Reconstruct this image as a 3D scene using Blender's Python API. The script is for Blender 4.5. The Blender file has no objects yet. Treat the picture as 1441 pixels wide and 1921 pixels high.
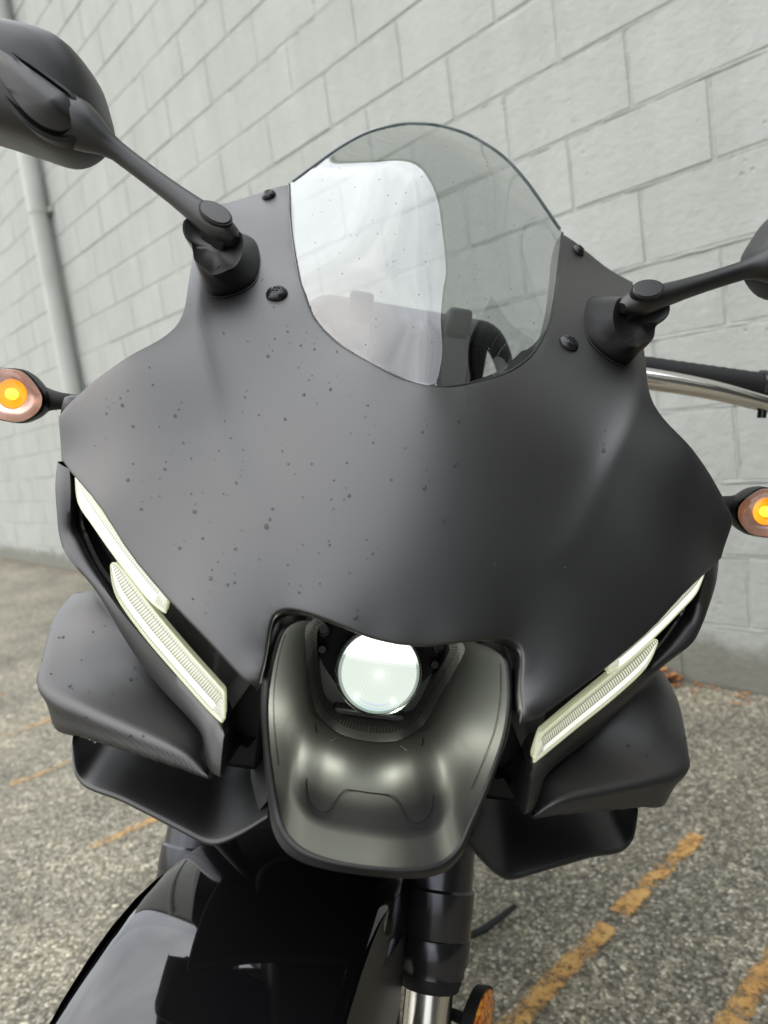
import bpy, bmesh, math, random
import numpy as np
from mathutils import Matrix, Vector
from mathutils.geometry import delaunay_2d_cdt

random.seed(7); rng = np.random.default_rng(7)
scene = bpy.context.scene
COL = scene.collection

# ------------------------------------------------------------------ camera
cam_loc = (1.63374, -1.95910, 0.88270)
RIGHT = np.array([0.662449, 0.736160, -0.138674]); DOWN = np.array([0.001402, -0.186337, -0.982485]); FWD = np.array([-0.749106, 0.650651, -0.124471])
cd = bpy.data.cameras.new("camera"); cam = bpy.data.objects.new("camera", cd); COL.objects.link(cam)
M = Matrix.Identity(4)
for i in range(3):
    M[i][0] = RIGHT[i]; M[i][1] = -DOWN[i]; M[i][2] = -FWD[i]; M[i][3] = cam_loc[i]
cam.matrix_world = M
cd.sensor_fit = 'VERTICAL'; cd.sensor_height = 36.0; cd.lens = 1370.47 / 1921 * 36.0
cd.clip_start = 0.01; cd.clip_end = 500
cd.dof.use_dof = True; cd.dof.focus_distance = 0.50; cd.dof.aperture_fstop = 7.2
scene.camera = cam

# ------------------------------------------------------------------ sky and sun (bright overcast)
SUN_EL, SUN_AZ = math.radians(50), math.radians(214)     # azimuth from +Y, clockwise
w = bpy.data.worlds.new("World"); scene.world = w; w.use_nodes = True
nt = w.node_tree; nt.nodes.clear()
def nn(t, kind, **kw):
    n = t.nodes.new(kind)
    for k, v in kw.items(): setattr(n, k, v)
    return n
wo = nn(nt, 'ShaderNodeOutputWorld'); bg = nn(nt, 'ShaderNodeBackground')
sky = nn(nt, 'ShaderNodeTexSky'); sky.sky_type = 'NISHITA'; sky.sun_disc = False
sky.sun_elevation = SUN_EL; sky.sun_rotation = SUN_AZ; sky.air_density = 1.2; sky.dust_density = 4.0
tc = nn(nt, 'ShaderNodeTexCoord')
cl = nn(nt, 'ShaderNodeTexNoise'); cl.inputs['Scale'].default_value = 2.6; cl.inputs['Detail'].default_value = 4; cl.inputs['Distortion'].default_value = .6
cr = nn(nt, 'ShaderNodeValToRGB'); cr.color_ramp.elements[0].position = .3; cr.color_ramp.elements[1].position = .72
cr.color_ramp.elements[0].color = (13, 13.8, 14.8, 1); cr.color_ramp.elements[1].color = (27, 27.2, 27.5, 1)
mx = nn(nt, 'ShaderNodeMix', data_type='RGBA'); mx.inputs[0].default_value = .6
nt.links.new(tc.outputs['Generated'], cl.inputs['Vector']); nt.links.new(cl.outputs['Fac'], cr.inputs['Fac'])
# standard overcast luminance: the zenith about three times the horizon
sz = nn(nt, 'ShaderNodeSeparateXYZ'); nt.links.new(tc.outputs['Generated'], sz.inputs[0])
mr = nn(nt, 'ShaderNodeMapRange'); mr.inputs['From Min'].default_value = 0; mr.inputs['From Max'].default_value = 1; mr.inputs['To Min'].default_value = .55; mr.inputs['To Max'].default_value = 1.75
nt.links.new(sz.outputs[2], mr.inputs['Value'])
ov = nn(nt, 'ShaderNodeVectorMath', operation='SCALE'); nt.links.new(cr.outputs[0], ov.inputs[0]); nt.links.new(mr.outputs[0], ov.inputs['Scale'])
nt.links.new(sky.outputs[0], mx.inputs[6]); nt.links.new(ov.outputs[0], mx.inputs[7])
nt.links.new(mx.outputs[2], bg.inputs['Color']); bg.inputs['Strength'].default_value = .15
nt.links.new(bg.outputs[0], wo.inputs[0])
sd = bpy.data.lights.new("sun", 'SUN'); sun = bpy.data.objects.new("sun", sd); COL.objects.link(sun)
sd.energy = .7; sd.angle = math.radians(100); sd.color = (1, .965, .9)
sdir = Vector((math.sin(SUN_AZ) * math.cos(SUN_EL), math.cos(SUN_AZ) * math.cos(SUN_EL), math.sin(SUN_EL)))
sun.rotation_euler = sdir.to_track_quat('Z', 'Y').to_euler()
scene.view_settings.view_transform = 'Standard'; scene.view_settings.look = 'None'
scene.view_settings.exposure = 0.0; scene.view_settings.gamma = 1.0
try: scene.view_settings.use_curve_mapping = False
except Exception: pass
scene.render.engine = 'CYCLES'
scene.cycles.max_bounces = 7; scene.cycles.caustics_reflective = False; scene.cycles.caustics_refractive = False; scene.cycles.transparent_max_bounces = 16
scene.cycles.use_denoising = True
scene.cycles.sample_clamp_indirect = 6.0

# ------------------------------------------------------------------ materials
def mat(name, color=(.5, .5, .5), rough=.5, metal=0, spec=.5, **kw):
    m = bpy.data.materials.new(name); m.use_nodes = True
    b = m.node_tree.nodes['Principled BSDF']
    b.inputs['Base Color'].default_value = (*color, 1); b.inputs['Roughness'].default_value = rough
    b.inputs['Metallic'].default_value = metal; b.inputs['Specular IOR Level'].default_value = spec
    for k, v in kw.items(): b.inputs[k].default_value = v
    return m
def bsdf(m): return m.node_tree.nodes['Principled BSDF']
def noise(m, scale, detail=3, rough=.5, vec=None, coord='Object'):
    t = m.node_tree; n = nn(t, 'ShaderNodeTexNoise')
    n.inputs['Scale'].default_value = scale; n.inputs['Detail'].default_value = detail; n.inputs['Roughness'].default_value = rough
    if vec is None:
        c = nn(t, 'ShaderNodeTexCoord'); t.links.new(c.outputs[coord], n.inputs['Vector'])
    else: t.links.new(vec, n.inputs['Vector'])
    return n
def ramp(m, fac, stops):
    t = m.node_tree; r = nn(t, 'ShaderNodeValToRGB'); e = r.color_ramp.elements
    while len(e) < len(stops): e.new(.5)
    for el, (p, c) in zip(e, stops): el.position = p; el.color = (*c, 1) if len(c) == 3 else c
    t.links.new(fac, r.inputs['Fac']); return r
def bump(m, height, strength, dist, normal=None):
    t = m.node_tree; b = nn(t, 'ShaderNodeBump'); b.inputs['Strength'].default_value = strength; b.inputs['Distance'].default_value = dist
    t.links.new(height, b.inputs['Height'])
    if normal is not None: t.links.new(normal, b.inputs['Normal'])
    return b
def maths(m, op, a, b=None, c=None, clamp=False):
    t = m.node_tree; n = nn(t, 'ShaderNodeMath', operation=op); n.use_clamp = clamp
    for i, v in enumerate((a, b, c)):
        if v is None: continue
        if isinstance(v, (int, float)): n.inputs[i].default_value = v
        else: t.links.new(v, n.inputs[i])
    return n.outputs[0]
def mixc(m, fac, a, b, blend='MIX'):
    t = m.node_tree; n = nn(t, 'ShaderNodeMix', data_type='RGBA'); n.blend_type = blend
    for i, v in ((0, fac), (6, a), (7, b)):
        if isinstance(v, (int, float)): n.inputs[i].default_value = v
        elif isinstance(v, tuple): n.inputs[i].default_value = (*v, 1)
        else: t.links.new(v, n.inputs[i])
    return n.outputs[2]
def worldpos(m):
    g = nn(m.node_tree, 'ShaderNodeNewGeometry'); return g.outputs['Position']

def matte(name, col, rough, spec=.5, grain=.06):
    m = mat(name, col, rough, 0, spec); t = m.node_tree; b = bsdf(m)
    n = noise(m, 1400, 2); n2 = noise(m, 9, 3)
    bp = bump(m, n.outputs['Fac'], grain, .0004); t.links.new(bp.outputs[0], b.inputs['Normal'])
    r = nn(t, 'ShaderNodeMapRange'); r.inputs['To Min'].default_value = rough - .04; r.inputs['To Max'].default_value = rough + .05
    t.links.new(n2.outputs['Fac'], r.inputs['Value']); t.links.new(r.outputs[0], b.inputs['Roughness'])
    return m
MATTE = matte('matte_black_paint', (.0034, .0034, .0035), .44, .60)
PLASTIC = matte('textured_black_plastic', (.0045, .0045, .0046), .42, .55, .14)
DUCTM = matte('duct_satin_plastic', (.0065, .0065, .0061), .44, .45, .1)
for _m, _i in ((MATTE, 1.68), (PLASTIC, 1.55)): bsdf(_m).inputs['IOR'].default_value = _i
DARK = mat('dark_inner_plastic', (.006, .006, .007), .55, 0, .3)
PIANO = mat('gloss_black_housing', (.006, .006, .006), .12, 0, .5)
GLOSS = mat('gloss_black_paint', (.004, .004, .0045), .05, 0, .5); bsdf(GLOSS).inputs['Coat Weight'].default_value = .6; bsdf(GLOSS).inputs['Coat Roughness'].default_value = .02
RUBBER = mat('rubber', (.010, .010, .0105), .6, 0, .35)
ANOD = mat('black_anodised_metal', (.06, .06, .066), .22, .8)
def brushed(name, col, rough):
    m = mat(name, col, rough, 1.0); t = m.node_tree
    n = noise(m, 60, 4); r = nn(t, 'ShaderNodeMapRange'); r.inputs['To Min'].default_value = rough * .7; r.inputs['To Max'].default_value = rough * 1.5
    t.links.new(n.outputs['Fac'], r.inputs['Value']); t.links.new(r.outputs[0], bsdf(m).inputs['Roughness']); return m
CHROME = brushed('polished_alloy', (.72, .70, .66), .14)
STEEL = brushed('fork_steel', (.62, .60, .55), .2)
BOLT = mat('black_screw', (.03, .03, .032), .2, .6)
GREY = mat('grey_dash_plastic', (.05, .052, .055), .5)
WATER = mat('water_drop', (.55, .56, .57), .01, 0, .6); bsdf(WATER).inputs['IOR'].default_value = 1.33; bsdf(WATER).inputs['Transmission Weight'].default_value = 1.0

def screen_mat():
    m = bpy.data.materials.new('smoked_screen'); m.use_nodes = True; t = m.node_tree; t.nodes.clear()
    o = nn(t, 'ShaderNodeOutputMaterial'); tr = nn(t, 'ShaderNodeBsdfTransparent'); gl = nn(t, 'ShaderNodeBsdfGlossy'); mixs = nn(t, 'ShaderNodeMixShader'); fr = nn(t, 'ShaderNodeFresnel')
    tr.inputs['Color'].default_value = (.53, .56, .555, 1); gl.inputs['Roughness'].default_value = .015; gl.inputs['Color'].default_value = (1, 1, 1, 1)
    fr.inputs['IOR'].default_value = 1.9
    t.links.new(fr.outputs[0], mixs.inputs[0]); t.links.new(tr.outputs[0], mixs.inputs[1]); t.links.new(gl.outputs[0], mixs.inputs[2]); t.links.new(mixs.outputs[0], o.inputs[0])
    return m
SCREEN = screen_mat()
SCREEN_EDGE = mat('screen_edge', (.10, .13, .13), .1, 0, .6)

def glassy(name, col, ior=1.5, rough=.03):
    m = mat(name, col, rough, 0, .5); bsdf(m).inputs['Transmission Weight'].default_value = 1; bsdf(m).inputs['IOR'].default_value = ior; return m
def clear_mat(name, tint, ior=1.5):
    m = bpy.data.materials.new(name); m.use_nodes = True; t = m.node_tree; t.nodes.clear()
    o = nn(t, 'ShaderNodeOutputMaterial'); tr = nn(t, 'ShaderNodeBsdfTransparent'); gl = nn(t, 'ShaderNodeBsdfGlossy'); mixs = nn(t, 'ShaderNodeMixShader'); fr = nn(t, 'ShaderNodeFresnel')
    tr.inputs['Color'].default_value = (*tint, 1); gl.inputs['Roughness'].default_value = .05; fr.inputs['IOR'].default_value = ior
    t.links.new(fr.outputs[0], mixs.inputs[0]); t.links.new(tr.outputs[0], mixs.inputs[1]); t.links.new(gl.outputs[0], mixs.inputs[2]); t.links.new(mixs.outputs[0], o.inputs[0])
    return m

def uvsplit(m):
    t = m.node_tree; u = nn(t, 'ShaderNodeUVMap'); s = nn(t, 'ShaderNodeSeparateXYZ'); t.links.new(u.outputs[0], s.inputs[0]); return s.outputs[0], s.outputs[1]
def lamp_mat(name, ribs, lower):
    """light-guide optics: u runs along the lamp, v across it"""
    m = mat(name, (.18, .18, .15), .18, 0, .6); t = m.node_tree; b = bsdf(m); u, v = uvsplit(m)
    rib = maths(m, 'SINE', maths(m, 'MULTIPLY', u, ribs * 6.2832)); rib = maths(m, 'MULTIPLY_ADD', rib, .5, .5)
    rib = maths(m, 'POWER', rib, .7)
    fine = maths(m, 'SINE', maths(m, 'MULTIPLY', u, ribs * 1.9 * 6.2832)); fine = maths(m, 'MULTIPLY_ADD', fine, .5, .5)
    lines = maths(m, 'SINE', maths(m, 'MULTIPLY', v, 78)); lines = maths(m, 'MULTIPLY_ADD', lines, .16, .84)
    def band(a, c):
        return maths(m, 'MULTIPLY', maths(m, 'GREATER_THAN', v, a), maths(m, 'LESS_THAN', v, c))
    if lower:
        e = maths(m, 'MULTIPLY', band(.0, .1), maths(m, 'MULTIPLY_ADD', fine, .45, .3))
        e = maths(m, 'ADD', e, maths(m, 'MULTIPLY', band(.1, .42), maths(m, 'MULTIPLY', lines, 1.25)))
        e = maths(m, 'ADD', e, maths(m, 'MULTIPLY', band(.42, .82), maths(m, 'MULTIPLY_ADD', rib, .66, .10)))
        e = maths(m, 'ADD', e, maths(m, 'MULTIPLY', band(.82, .97), maths(m, 'MULTIPLY_ADD', fine, .3, .28)))
        e = maths(m, 'ADD', e, maths(m, 'MULTIPLY', maths(m, 'GREATER_THAN', v, .97), .8))
    else:
        e = maths(m, 'MULTIPLY', maths(m, 'LESS_THAN', v, .58), maths(m, 'MULTIPLY', lines, 1.5))
        e = maths(m, 'ADD', e, maths(m, 'MULTIPLY', band(.58, .66), .62))
        e = maths(m, 'ADD', e, maths(m, 'MULTIPLY', maths(m, 'GREATER_THAN', v, .66), maths(m, 'MULTIPLY_ADD', rib, .45, .28)))
    for g_ in ((.1, .42, .82) if lower else (.58, .66)): e = maths(m, 'MULTIPLY', e, maths(m, 'MULTIPLY_ADD', maths(m, 'GREATER_THAN', maths(m, 'ABSOLUTE', maths(m, 'SUBTRACT', v, g_)), .018), .75, .25))
    # faceted prism block at the inner end of the lamp
    endm = maths(m, 'GREATER_THAN', u, .91)
    gx = maths(m, 'SINE', maths(m, 'MULTIPLY', u, 300)); gy = maths(m, 'SINE', maths(m, 'MULTIPLY', v, 22))
    grid = maths(m, 'MULTIPLY', maths(m, 'GREATER_THAN', maths(m, 'ABSOLUTE', gx), .25), maths(m, 'GREATER_THAN', maths(m, 'ABSOLUTE', gy), .25))
    g = maths(m, 'MULTIPLY_ADD', grid, .62, .14)
    e = maths(m, 'ADD', maths(m, 'MULTIPLY', e, maths(m, 'SUBTRACT', 1, endm)), maths(m, 'MULTIPLY', g, endm))
    col = mixc(m, e, (.70, .72, .36), (1.0, 1.0, .93))
    t.links.new(col, b.inputs['Emission Color']); t.links.new(maths(m, 'MULTIPLY', e, 1.15), b.inputs['Emission Strength'])
    bp = bump(m, rib, .5, .001); t.links.new(bp.outputs[0], b.inputs['Normal']); b.inputs['Coat Weight'].default_value = 1.0; b.inputs['Coat Roughness'].default_value = .03
    return m
LAMP_UP = lamp_mat('daytime_light_upper', 62, False); LAMP_LO = lamp_mat('daytime_light_lower', 64, True)

# ------------------------------------------------------------------ helpers
def tag(o, label, cat, group=None):
    o['label'] = label; o['category'] = cat
    if group: o['group'] = group
    return o
def link(name, me, m, parent=None, smooth=True, sharp=None):
    o = bpy.data.objects.new(name, me); COL.objects.link(o)
    if m is not None: me.materials.append(m)
    if smooth:
        me.polygons.foreach_set('use_smooth', [True] * len(me.polygons))
        if sharp: me.set_sharp_from_angle(angle=math.radians(sharp))
    if parent is not None: o.parent = parent
    return o
def mesh(name, verts, faces, m, parent=None, smooth=True, sharp=35, uv=None, fix=True):
    me = bpy.data.meshes.new(name); me.from_pydata([tuple(map(float, v)) for v in verts], [], [tuple(map(int, f)) for f in faces]); me.update()
    if fix:
        bm = bmesh.new(); bm.from_mesh(me); bmesh.ops.recalc_face_normals(bm, faces=bm.faces); bm.to_mesh(me); bm.free()
    if uv is not None:
        l = me.uv_layers.new(name='UVMap')
        for lp in me.loops: l.data[lp.index].uv = uv[lp.vertex_index]
    return link(name, me, m, parent, smooth, sharp)
def resample(P, n, closed=False):
    P = np.asarray(P, float)
    if closed: P = np.vstack([P, P[:1]])
    d = np.r_[0, np.cumsum(np.linalg.norm(np.diff(P, axis=0), axis=1))]
    s = np.linspace(0, d[-1], n + (1 if closed else 0))
    R = np.c_[[np.interp(s, d, P[:, i]) for i in range(P.shape[1])]].T
    return R[:-1] if closed else R
def smooth_curve(P, n, closed=False):
    """Catmull-Rom (centripetal-ish) through P, then even spacing"""
    P = np.asarray(P, float); k = len(P); out = []
    idx = range(k if closed else k - 1)
    for i in idx:
        if closed: p0, p1, p2, p3 = P[i - 1], P[i], P[(i + 1) % k], P[(i + 2) % k]
        else: p0, p1, p2, p3 = P[max(i - 1, 0)], P[i], P[i + 1], P[min(i + 2, k - 1)]
        for t in np.linspace(0, 1, 12, endpoint=False):
            out.append(.5 * ((2 * p1) + (p2 - p0) * t + (2 * p0 - 5 * p1 + 4 * p2 - p3) * t * t + (3 * p1 - p0 - 3 * p2 + p3) * t ** 3))
    if not closed: out.append(P[-1])
    return resample(out, n, closed)
def grid_faces(nr, nc, wrap=False):
    f = []
    for i in range(nr - 1):
        for j in range(nc if wrap else nc - 1):
            j2 = (j + 1) % nc; f.append((i * nc + j, i * nc + j2, (i + 1) * nc + j2, (i + 1) * nc + j))
    return f
def loft(name, loops, m, parent=None, wrap=True, caps=(False, False), sharp=35, uv=None):  # sharp=None: fully smooth
    nc = len(loops[0]); v = np.vstack(loops); f = grid_faces(len(loops), nc, wrap)
    if caps[0]: f.append(tuple(range(nc - 1, -1, -1)))
    if caps[1]: f.append(tuple(range((len(loops) - 1) * nc, len(loops) * nc)))
    return mesh(name, v, f, m, parent, True, sharp, uv)
def frames(path):
    path = np.asarray(path, float); T = np.gradient(path, axis=0); T /= np.linalg.norm(T, axis=1)[:, None]
    up = np.array([0, 0, 1.]) if abs(T[0][2]) < .9 else np.array([1., 0, 0])
    U = []; u = up - T[0] * (up @ T[0]); u /= np.linalg.norm(u)
    for t in T:
        u = u - t * (u @ t); u /= np.linalg.norm(u); U.append(u.copy())
    U = np.array(U); return T, U, np.cross(T, U)
def tube(name, path, r, m, parent=None, n=20, caps=True, flat=1.0, sharp=35):
    path = np.asarray(path, float); r = np.broadcast_to(np.asarray(r, float), (len(path),)); fl = np.broadcast_to(np.asarray(flat, float), (len(path),))
    T, U, V = frames(path); a = np.linspace(0, 2 * np.pi, n, endpoint=False)
    loops = [path[i] + r[i] * (np.cos(a)[:, None] * V[i] + fl[i] * np.sin(a)[:, None] * U[i]) for i in range(len(path))]
    return loft(name, loops, m, parent, True, (caps, caps), sharp)
def lathe(name, base, axis, prof, m, parent=None, n=32, sharp=35):
    """prof: list of (distance along axis, radius)"""
    axis = np.asarray(axis, float); axis /= np.linalg.norm(axis); base = np.asarray(base, float)
    u = np.cross(axis, [0.3, .2, 1.]); u /= np.linalg.norm(u); v = np.cross(axis, u); a = np.linspace(0, 2 * np.pi, n, endpoint=False)
    loops = [base + axis * d + max(r, 1e-5) * (np.cos(a)[:, None] * u + np.sin(a)[:, None] * v) for d, r in prof]
    return loft(name, loops, m, parent, True, (True, True), sharp)
def subsurf(o, lv=2):
    md = o.modifiers.new('subsurf', 'SUBSURF'); md.levels = lv; md.render_levels = lv; return o
def box(name, lo, hi, m, parent=None, bev=0, xf=None, seg=2):
    lo = np.array(lo, float); hi = np.array(hi, float)
    v = np.array([[x, y, z] for x in (lo[0], hi[0]) for y in (lo[1], hi[1]) for z in (lo[2], hi[2])])
    if xf is not None: v = np.array([xf(p) for p in v])
    f = [(0, 1, 3, 2), (4, 6, 7, 5), (0, 4, 5, 1), (2, 3, 7, 6), (0, 2, 6, 4), (1, 5, 7, 3)]
    o = mesh(name, v, f, m, parent, True, 35)
    if bev:
        b = o.modifiers.new('bevel', 'BEVEL'); b.width = bev; b.segments = seg; b.limit_method = 'NONE'
    return o
def tps(P, lam=2e-3, sym=True):
    P = np.asarray(P, float); D = np.vstack([P, P[P[:, 0] > .01] * [-1, 1, 1]]) if sym else P
    X = D[:, [0, 2]] * 10; y = D[:, 1]; k = len(X); r = np.linalg.norm(X[:, None] - X[None], axis=2)
    K = np.where(r > 0, r * r * np.log(np.maximum(r, 1e-9)), 0) + lam * np.eye(k); Q = np.c_[np.ones(k), X]
    wt = np.linalg.solve(np.block([[K, Q], [Q.T, np.zeros((3, 3))]]), np.r_[y, 0, 0, 0])
    def F(x, z):
        x = np.atleast_1d(np.asarray(x, float)); z = np.atleast_1d(np.asarray(z, float)); p = np.c_[x, z] * 10
        r = np.linalg.norm(p[:, None] - X[None], axis=2); K = np.where(r > 0, r * r * np.log(np.maximum(r, 1e-9)), 0)
        return K @ wt[:k] + np.c_[np.ones(len(p)), p] @ wt[k:]
    return F
def inside(P, poly):
    x, y = P[:, 0], P[:, 1]; c = np.zeros(len(P), bool); q = np.roll(poly, 1, axis=0)
    for (x1, y1), (x2, y2) in zip(poly, q):
        k = ((y1 > y) != (y2 > y)) & (x < (x2 - x1) * (y - y1) / (y2 - y1 + 1e-15) + x1); c ^= k
    return c
def fnormal(F, x, z, e=5e-4):
    fx = (F(x + e, z) - F(x - e, z)) / (2 * e); fz = (F(x, z + e) - F(x, z - e)) / (2 * e)
    N = np.c_[fx, -np.ones(len(fx)), fz]; return N / np.linalg.norm(N, axis=1)[:, None]
def sheet(name, poly, F, m, parent, h=.004, rim_r=.0016, rim_d=.008, rim_mat=None):
    """front-facing skin y = F(x, z) over the outline, with a rounded edge turned back by rim_d"""
    B = []
    poly = np.asarray(poly, float)
    for a, b in zip(poly, np.roll(poly, -1, axis=0)):
        k = max(1, int(round(np.linalg.norm(b - a) / h)))
        for t in range(k): B.append(a + (b - a) * t / k)
    B = np.array(B); lo, hi = B.min(0), B.max(0); pts = []
    for r, zz in enumerate(np.arange(lo[1], hi[1], h * .87)):
        for xx in np.arange(lo[0] + (h / 2 if r % 2 else 0), hi[0], h): pts.append((xx, zz))
    pts = np.array(pts); pts = pts[inside(pts, B)]
    dmin = np.full(len(pts), 9.)
    for b in B: dmin = np.minimum(dmin, np.hypot(pts[:, 0] - b[0], pts[:, 1] - b[1]))
    pts = pts[dmin > h * .55]; V2 = np.vstack([B, pts]); nb = len(B)
    res = delaunay_2d_cdt([Vector(p) for p in V2], [(i, (i + 1) % nb) for i in range(nb)], [], 1, 1e-7)
    ov = np.array([[p[0], p[1]] for p in res[0]]); tri = [tuple(f) for f in res[2]]
    cen = np.array([ov[list(f)].mean(0) for f in tri]); ok = inside(cen, B); tri = [f for f, k in zip(tri, ok) if k]
    V = np.c_[ov[:, 0], F(ov[:, 0], ov[:, 1]), ov[:, 1]]
    tri = [f if np.cross(ov[f[1]] - ov[f[0]], ov[f[2]] - ov[f[0]]) > 0 else f[::-1] for f in tri]   # normal towards -y
    # rim
    area = .5 * np.sum(B[:, 0] * np.roll(B[:, 1], -1) - np.roll(B[:, 0], -1) * B[:, 1]); sg = 1 if area > 0 else -1
    Pb = np.c_[B[:, 0], F(B[:, 0], B[:, 1]), B[:, 1]]; Nb = fnormal(F, B[:, 0], B[:, 1])
    T = np.roll(Pb, -1, axis=0) - np.roll(Pb, 1, axis=0); T /= np.linalg.norm(T, axis=1)[:, None]
    o = np.cross(T, Nb) * -1
    d2 = np.c_[T[:, 2], -T[:, 0]] * sg; flip = np.sign(o[:, 0] * d2[:, 0] + o[:, 2] * d2[:, 1]); flip[flip == 0] = 1; o *= flip[:, None]
    rings = [Pb] + [Pb + o * rim_r * math.sin(a) - Nb * rim_r * (1 - math.cos(a)) for a in (.4, .8, 1.2, math.pi / 2)]
    rings.append(Pb + o * rim_r - Nb * rim_d)
    base = len(V); allv = [V]; faces = list(tri); ids = []
    # first ring = the sheet's own boundary vertices (same order in cdt output)
    key = {(round(p[0], 6), round(p[1], 6)): i for i, p in enumerate(ov)}
    ring0 = [key.get((round(b[0], 6), round(b[1], 6)), None) for b in B]
    if any(i is None for i in ring0):
        ring0 = [int(np.argmin(np.hypot(ov[:, 0] - b[0], ov[:, 1] - b[1]))) for b in B]
    prev = ring0
    for rg in rings[1:]:
        cur = list(range(base, base + nb)); base += nb; allv.append(rg)
        for i in range(nb):
            j = (i + 1) % nb; q = (prev[i], cur[i], cur[j], prev[j])
            faces.append(q if sg > 0 else q[::-1])
        prev = cur
    return mesh(name, np.vstack(allv), faces, m, parent, True, 50, fix=False)

# ------------------------------------------------------------------ ground
G = mat('asphalt', (.1, .1, .1), .85, 0, .3)
def build_asphalt(m):
    t = m.node_tree; b = bsdf(m); p = worldpos(m)
    v = nn(t, 'ShaderNodeTexVoronoi'); v.inputs['Scale'].default_value = 185; t.links.new(p, v.inputs['Vector'])
    v2 = nn(t, 'ShaderNodeTexVoronoi'); v2.inputs['Scale'].default_value = 62; t.links.new(p, v2.inputs['Vector'])
    sep = nn(t, 'ShaderNodeSeparateXYZ'); t.links.new(v.outputs['Color'], sep.inputs[0])
    sep2 = nn(t, 'ShaderNodeSeparateXYZ'); t.links.new(v2.outputs['Color'], sep2.inputs[0])
    stones = ramp(m, sep.outputs[0], [(0, (.100, .094, .076)), (.3, (.18, .171, .141)), (.6, (.27, .257, .213)), (.85, (.37, .354, .302)), (1, (.60, .58, .52))])
    edge = ramp(m, v.outputs['Distance'], [(.0, (1, 1, 1)), (.55, (.68, .68, .68)), (.8, (.48, .48, .48))])
    c = mixc(m, .8, stones.outputs[0], edge.outputs[0], 'MULTIPLY')
    big = ramp(m, sep2.outputs[1], [(.0, (.72, .72, .72)), (.9, (1.1, 1.08, 1.02)), (1, (1.7, 1.65, 1.5))])
    c = mixc(m, .75, c, big.outputs[0], 'MULTIPLY')
    n = noise(m, 2.2, 5, .6, p); st = ramp(m, n.outputs['Fac'], [(.25, (.50, .49, .45)), (.45, (.86, .85, .80)), (.6, (1.08, 1.05, .98)), (.78, (1.3, 1.25, 1.1))])
    c = mixc(m, 1, c, st.outputs[0], 'MULTIPLY')
    t.links.new(c, b.inputs['Base Color'])
    h = maths(m, 'ADD', maths(m, 'MULTIPLY', v.outputs['Distance'], -1.0), maths(m, 'MULTIPLY', noise(m, 420, 3, .6, p).outputs['Fac'], .5))
    bp = bump(m, h, .45, .004); t.links.new(bp.outputs[0], b.inputs['Normal'])
build_asphalt(G)
g = mesh('ground', [(-60, -60, 0), (60, -60, 0), (60, 60, 0), (-60, 60, 0)], [(0, 1, 2, 3)], G, smooth=False); g['kind'] = 'structure'

PAINT = mat('worn_orange_paint', (.62, .28, .06), .8, 0, .3)
PAINT_FADED = mat('faded_orange_paint', (.5, .3, .1), .8, 0, .3)
def build_paint(m, lo=.70, hi=.87, amax=.9):
    t = m.node_tree; b = bsdf(m); p = worldpos(m)
    n1 = noise(m, 26, 5, .7, p); n2 = noise(m, 150, 3, .6, p); n3 = noise(m, 5, 2, .5, p)
    a = maths(m, 'ADD', maths(m, 'MULTIPLY', n1.outputs['Fac'], .7), maths(m, 'ADD', maths(m, 'MULTIPLY', n2.outputs['Fac'], .55), maths(m, 'MULTIPLY', n3.outputs['Fac'], .5)))
    u, v = uvsplit(m)
    edge = maths(m, 'MULTIPLY', maths(m, 'MULTIPLY', u, maths(m, 'SUBTRACT', 1, u)), 4, clamp=True)
    edge = maths(m, 'POWER', edge, .25)
    a = maths(m, 'MULTIPLY', a, edge)
    al = ramp(m, a, [(lo, (0, 0, 0)), (hi, (amax, amax, amax))])
    t.links.new(al.outputs[0], b.inputs['Alpha'])
    cc = ramp(m, n1.outputs['Fac'], [(.3, (.27, .15, .06)), (.5, (.50, .28, .09)), (.72, (.64, .41, .16))]); t.links.new(cc.outputs[0], b.inputs['Base Color'])
    bp = bump(m, n2.outputs['Fac'], .7, .003); t.links.new(bp.outputs[0], b.inputs['Normal'])
build_paint(PAINT); build_paint(PAINT_FADED, .72, 1.0, .6)
for (x, y0, y1, wd) in [(.965, -1.75, -1.02, .052), (.968, -.985, -.70, .050), (1.195, -1.75, -.86, .052), (-.078, -1.51, -1.33, .05), (-.64, -1.53, -1.36, .052), (-1.09, -1.50, -1.27, .055), (-1.6, -1.5, -1.3, .055), ]:
    o = mesh('painted_line', [(x - wd / 2, y0, .004), (x + wd / 2, y0, .004), (x + wd / 2 + .006, y1, .004), (x - wd / 2 + .006, y1, .004)], [(0, 1, 2, 3)], PAINT if x > .5 else PAINT_FADED, smooth=False, uv=[(0, 0), (1, 0), (1, 1), (0, 1)]); o['kind'] = 'structure'

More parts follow.
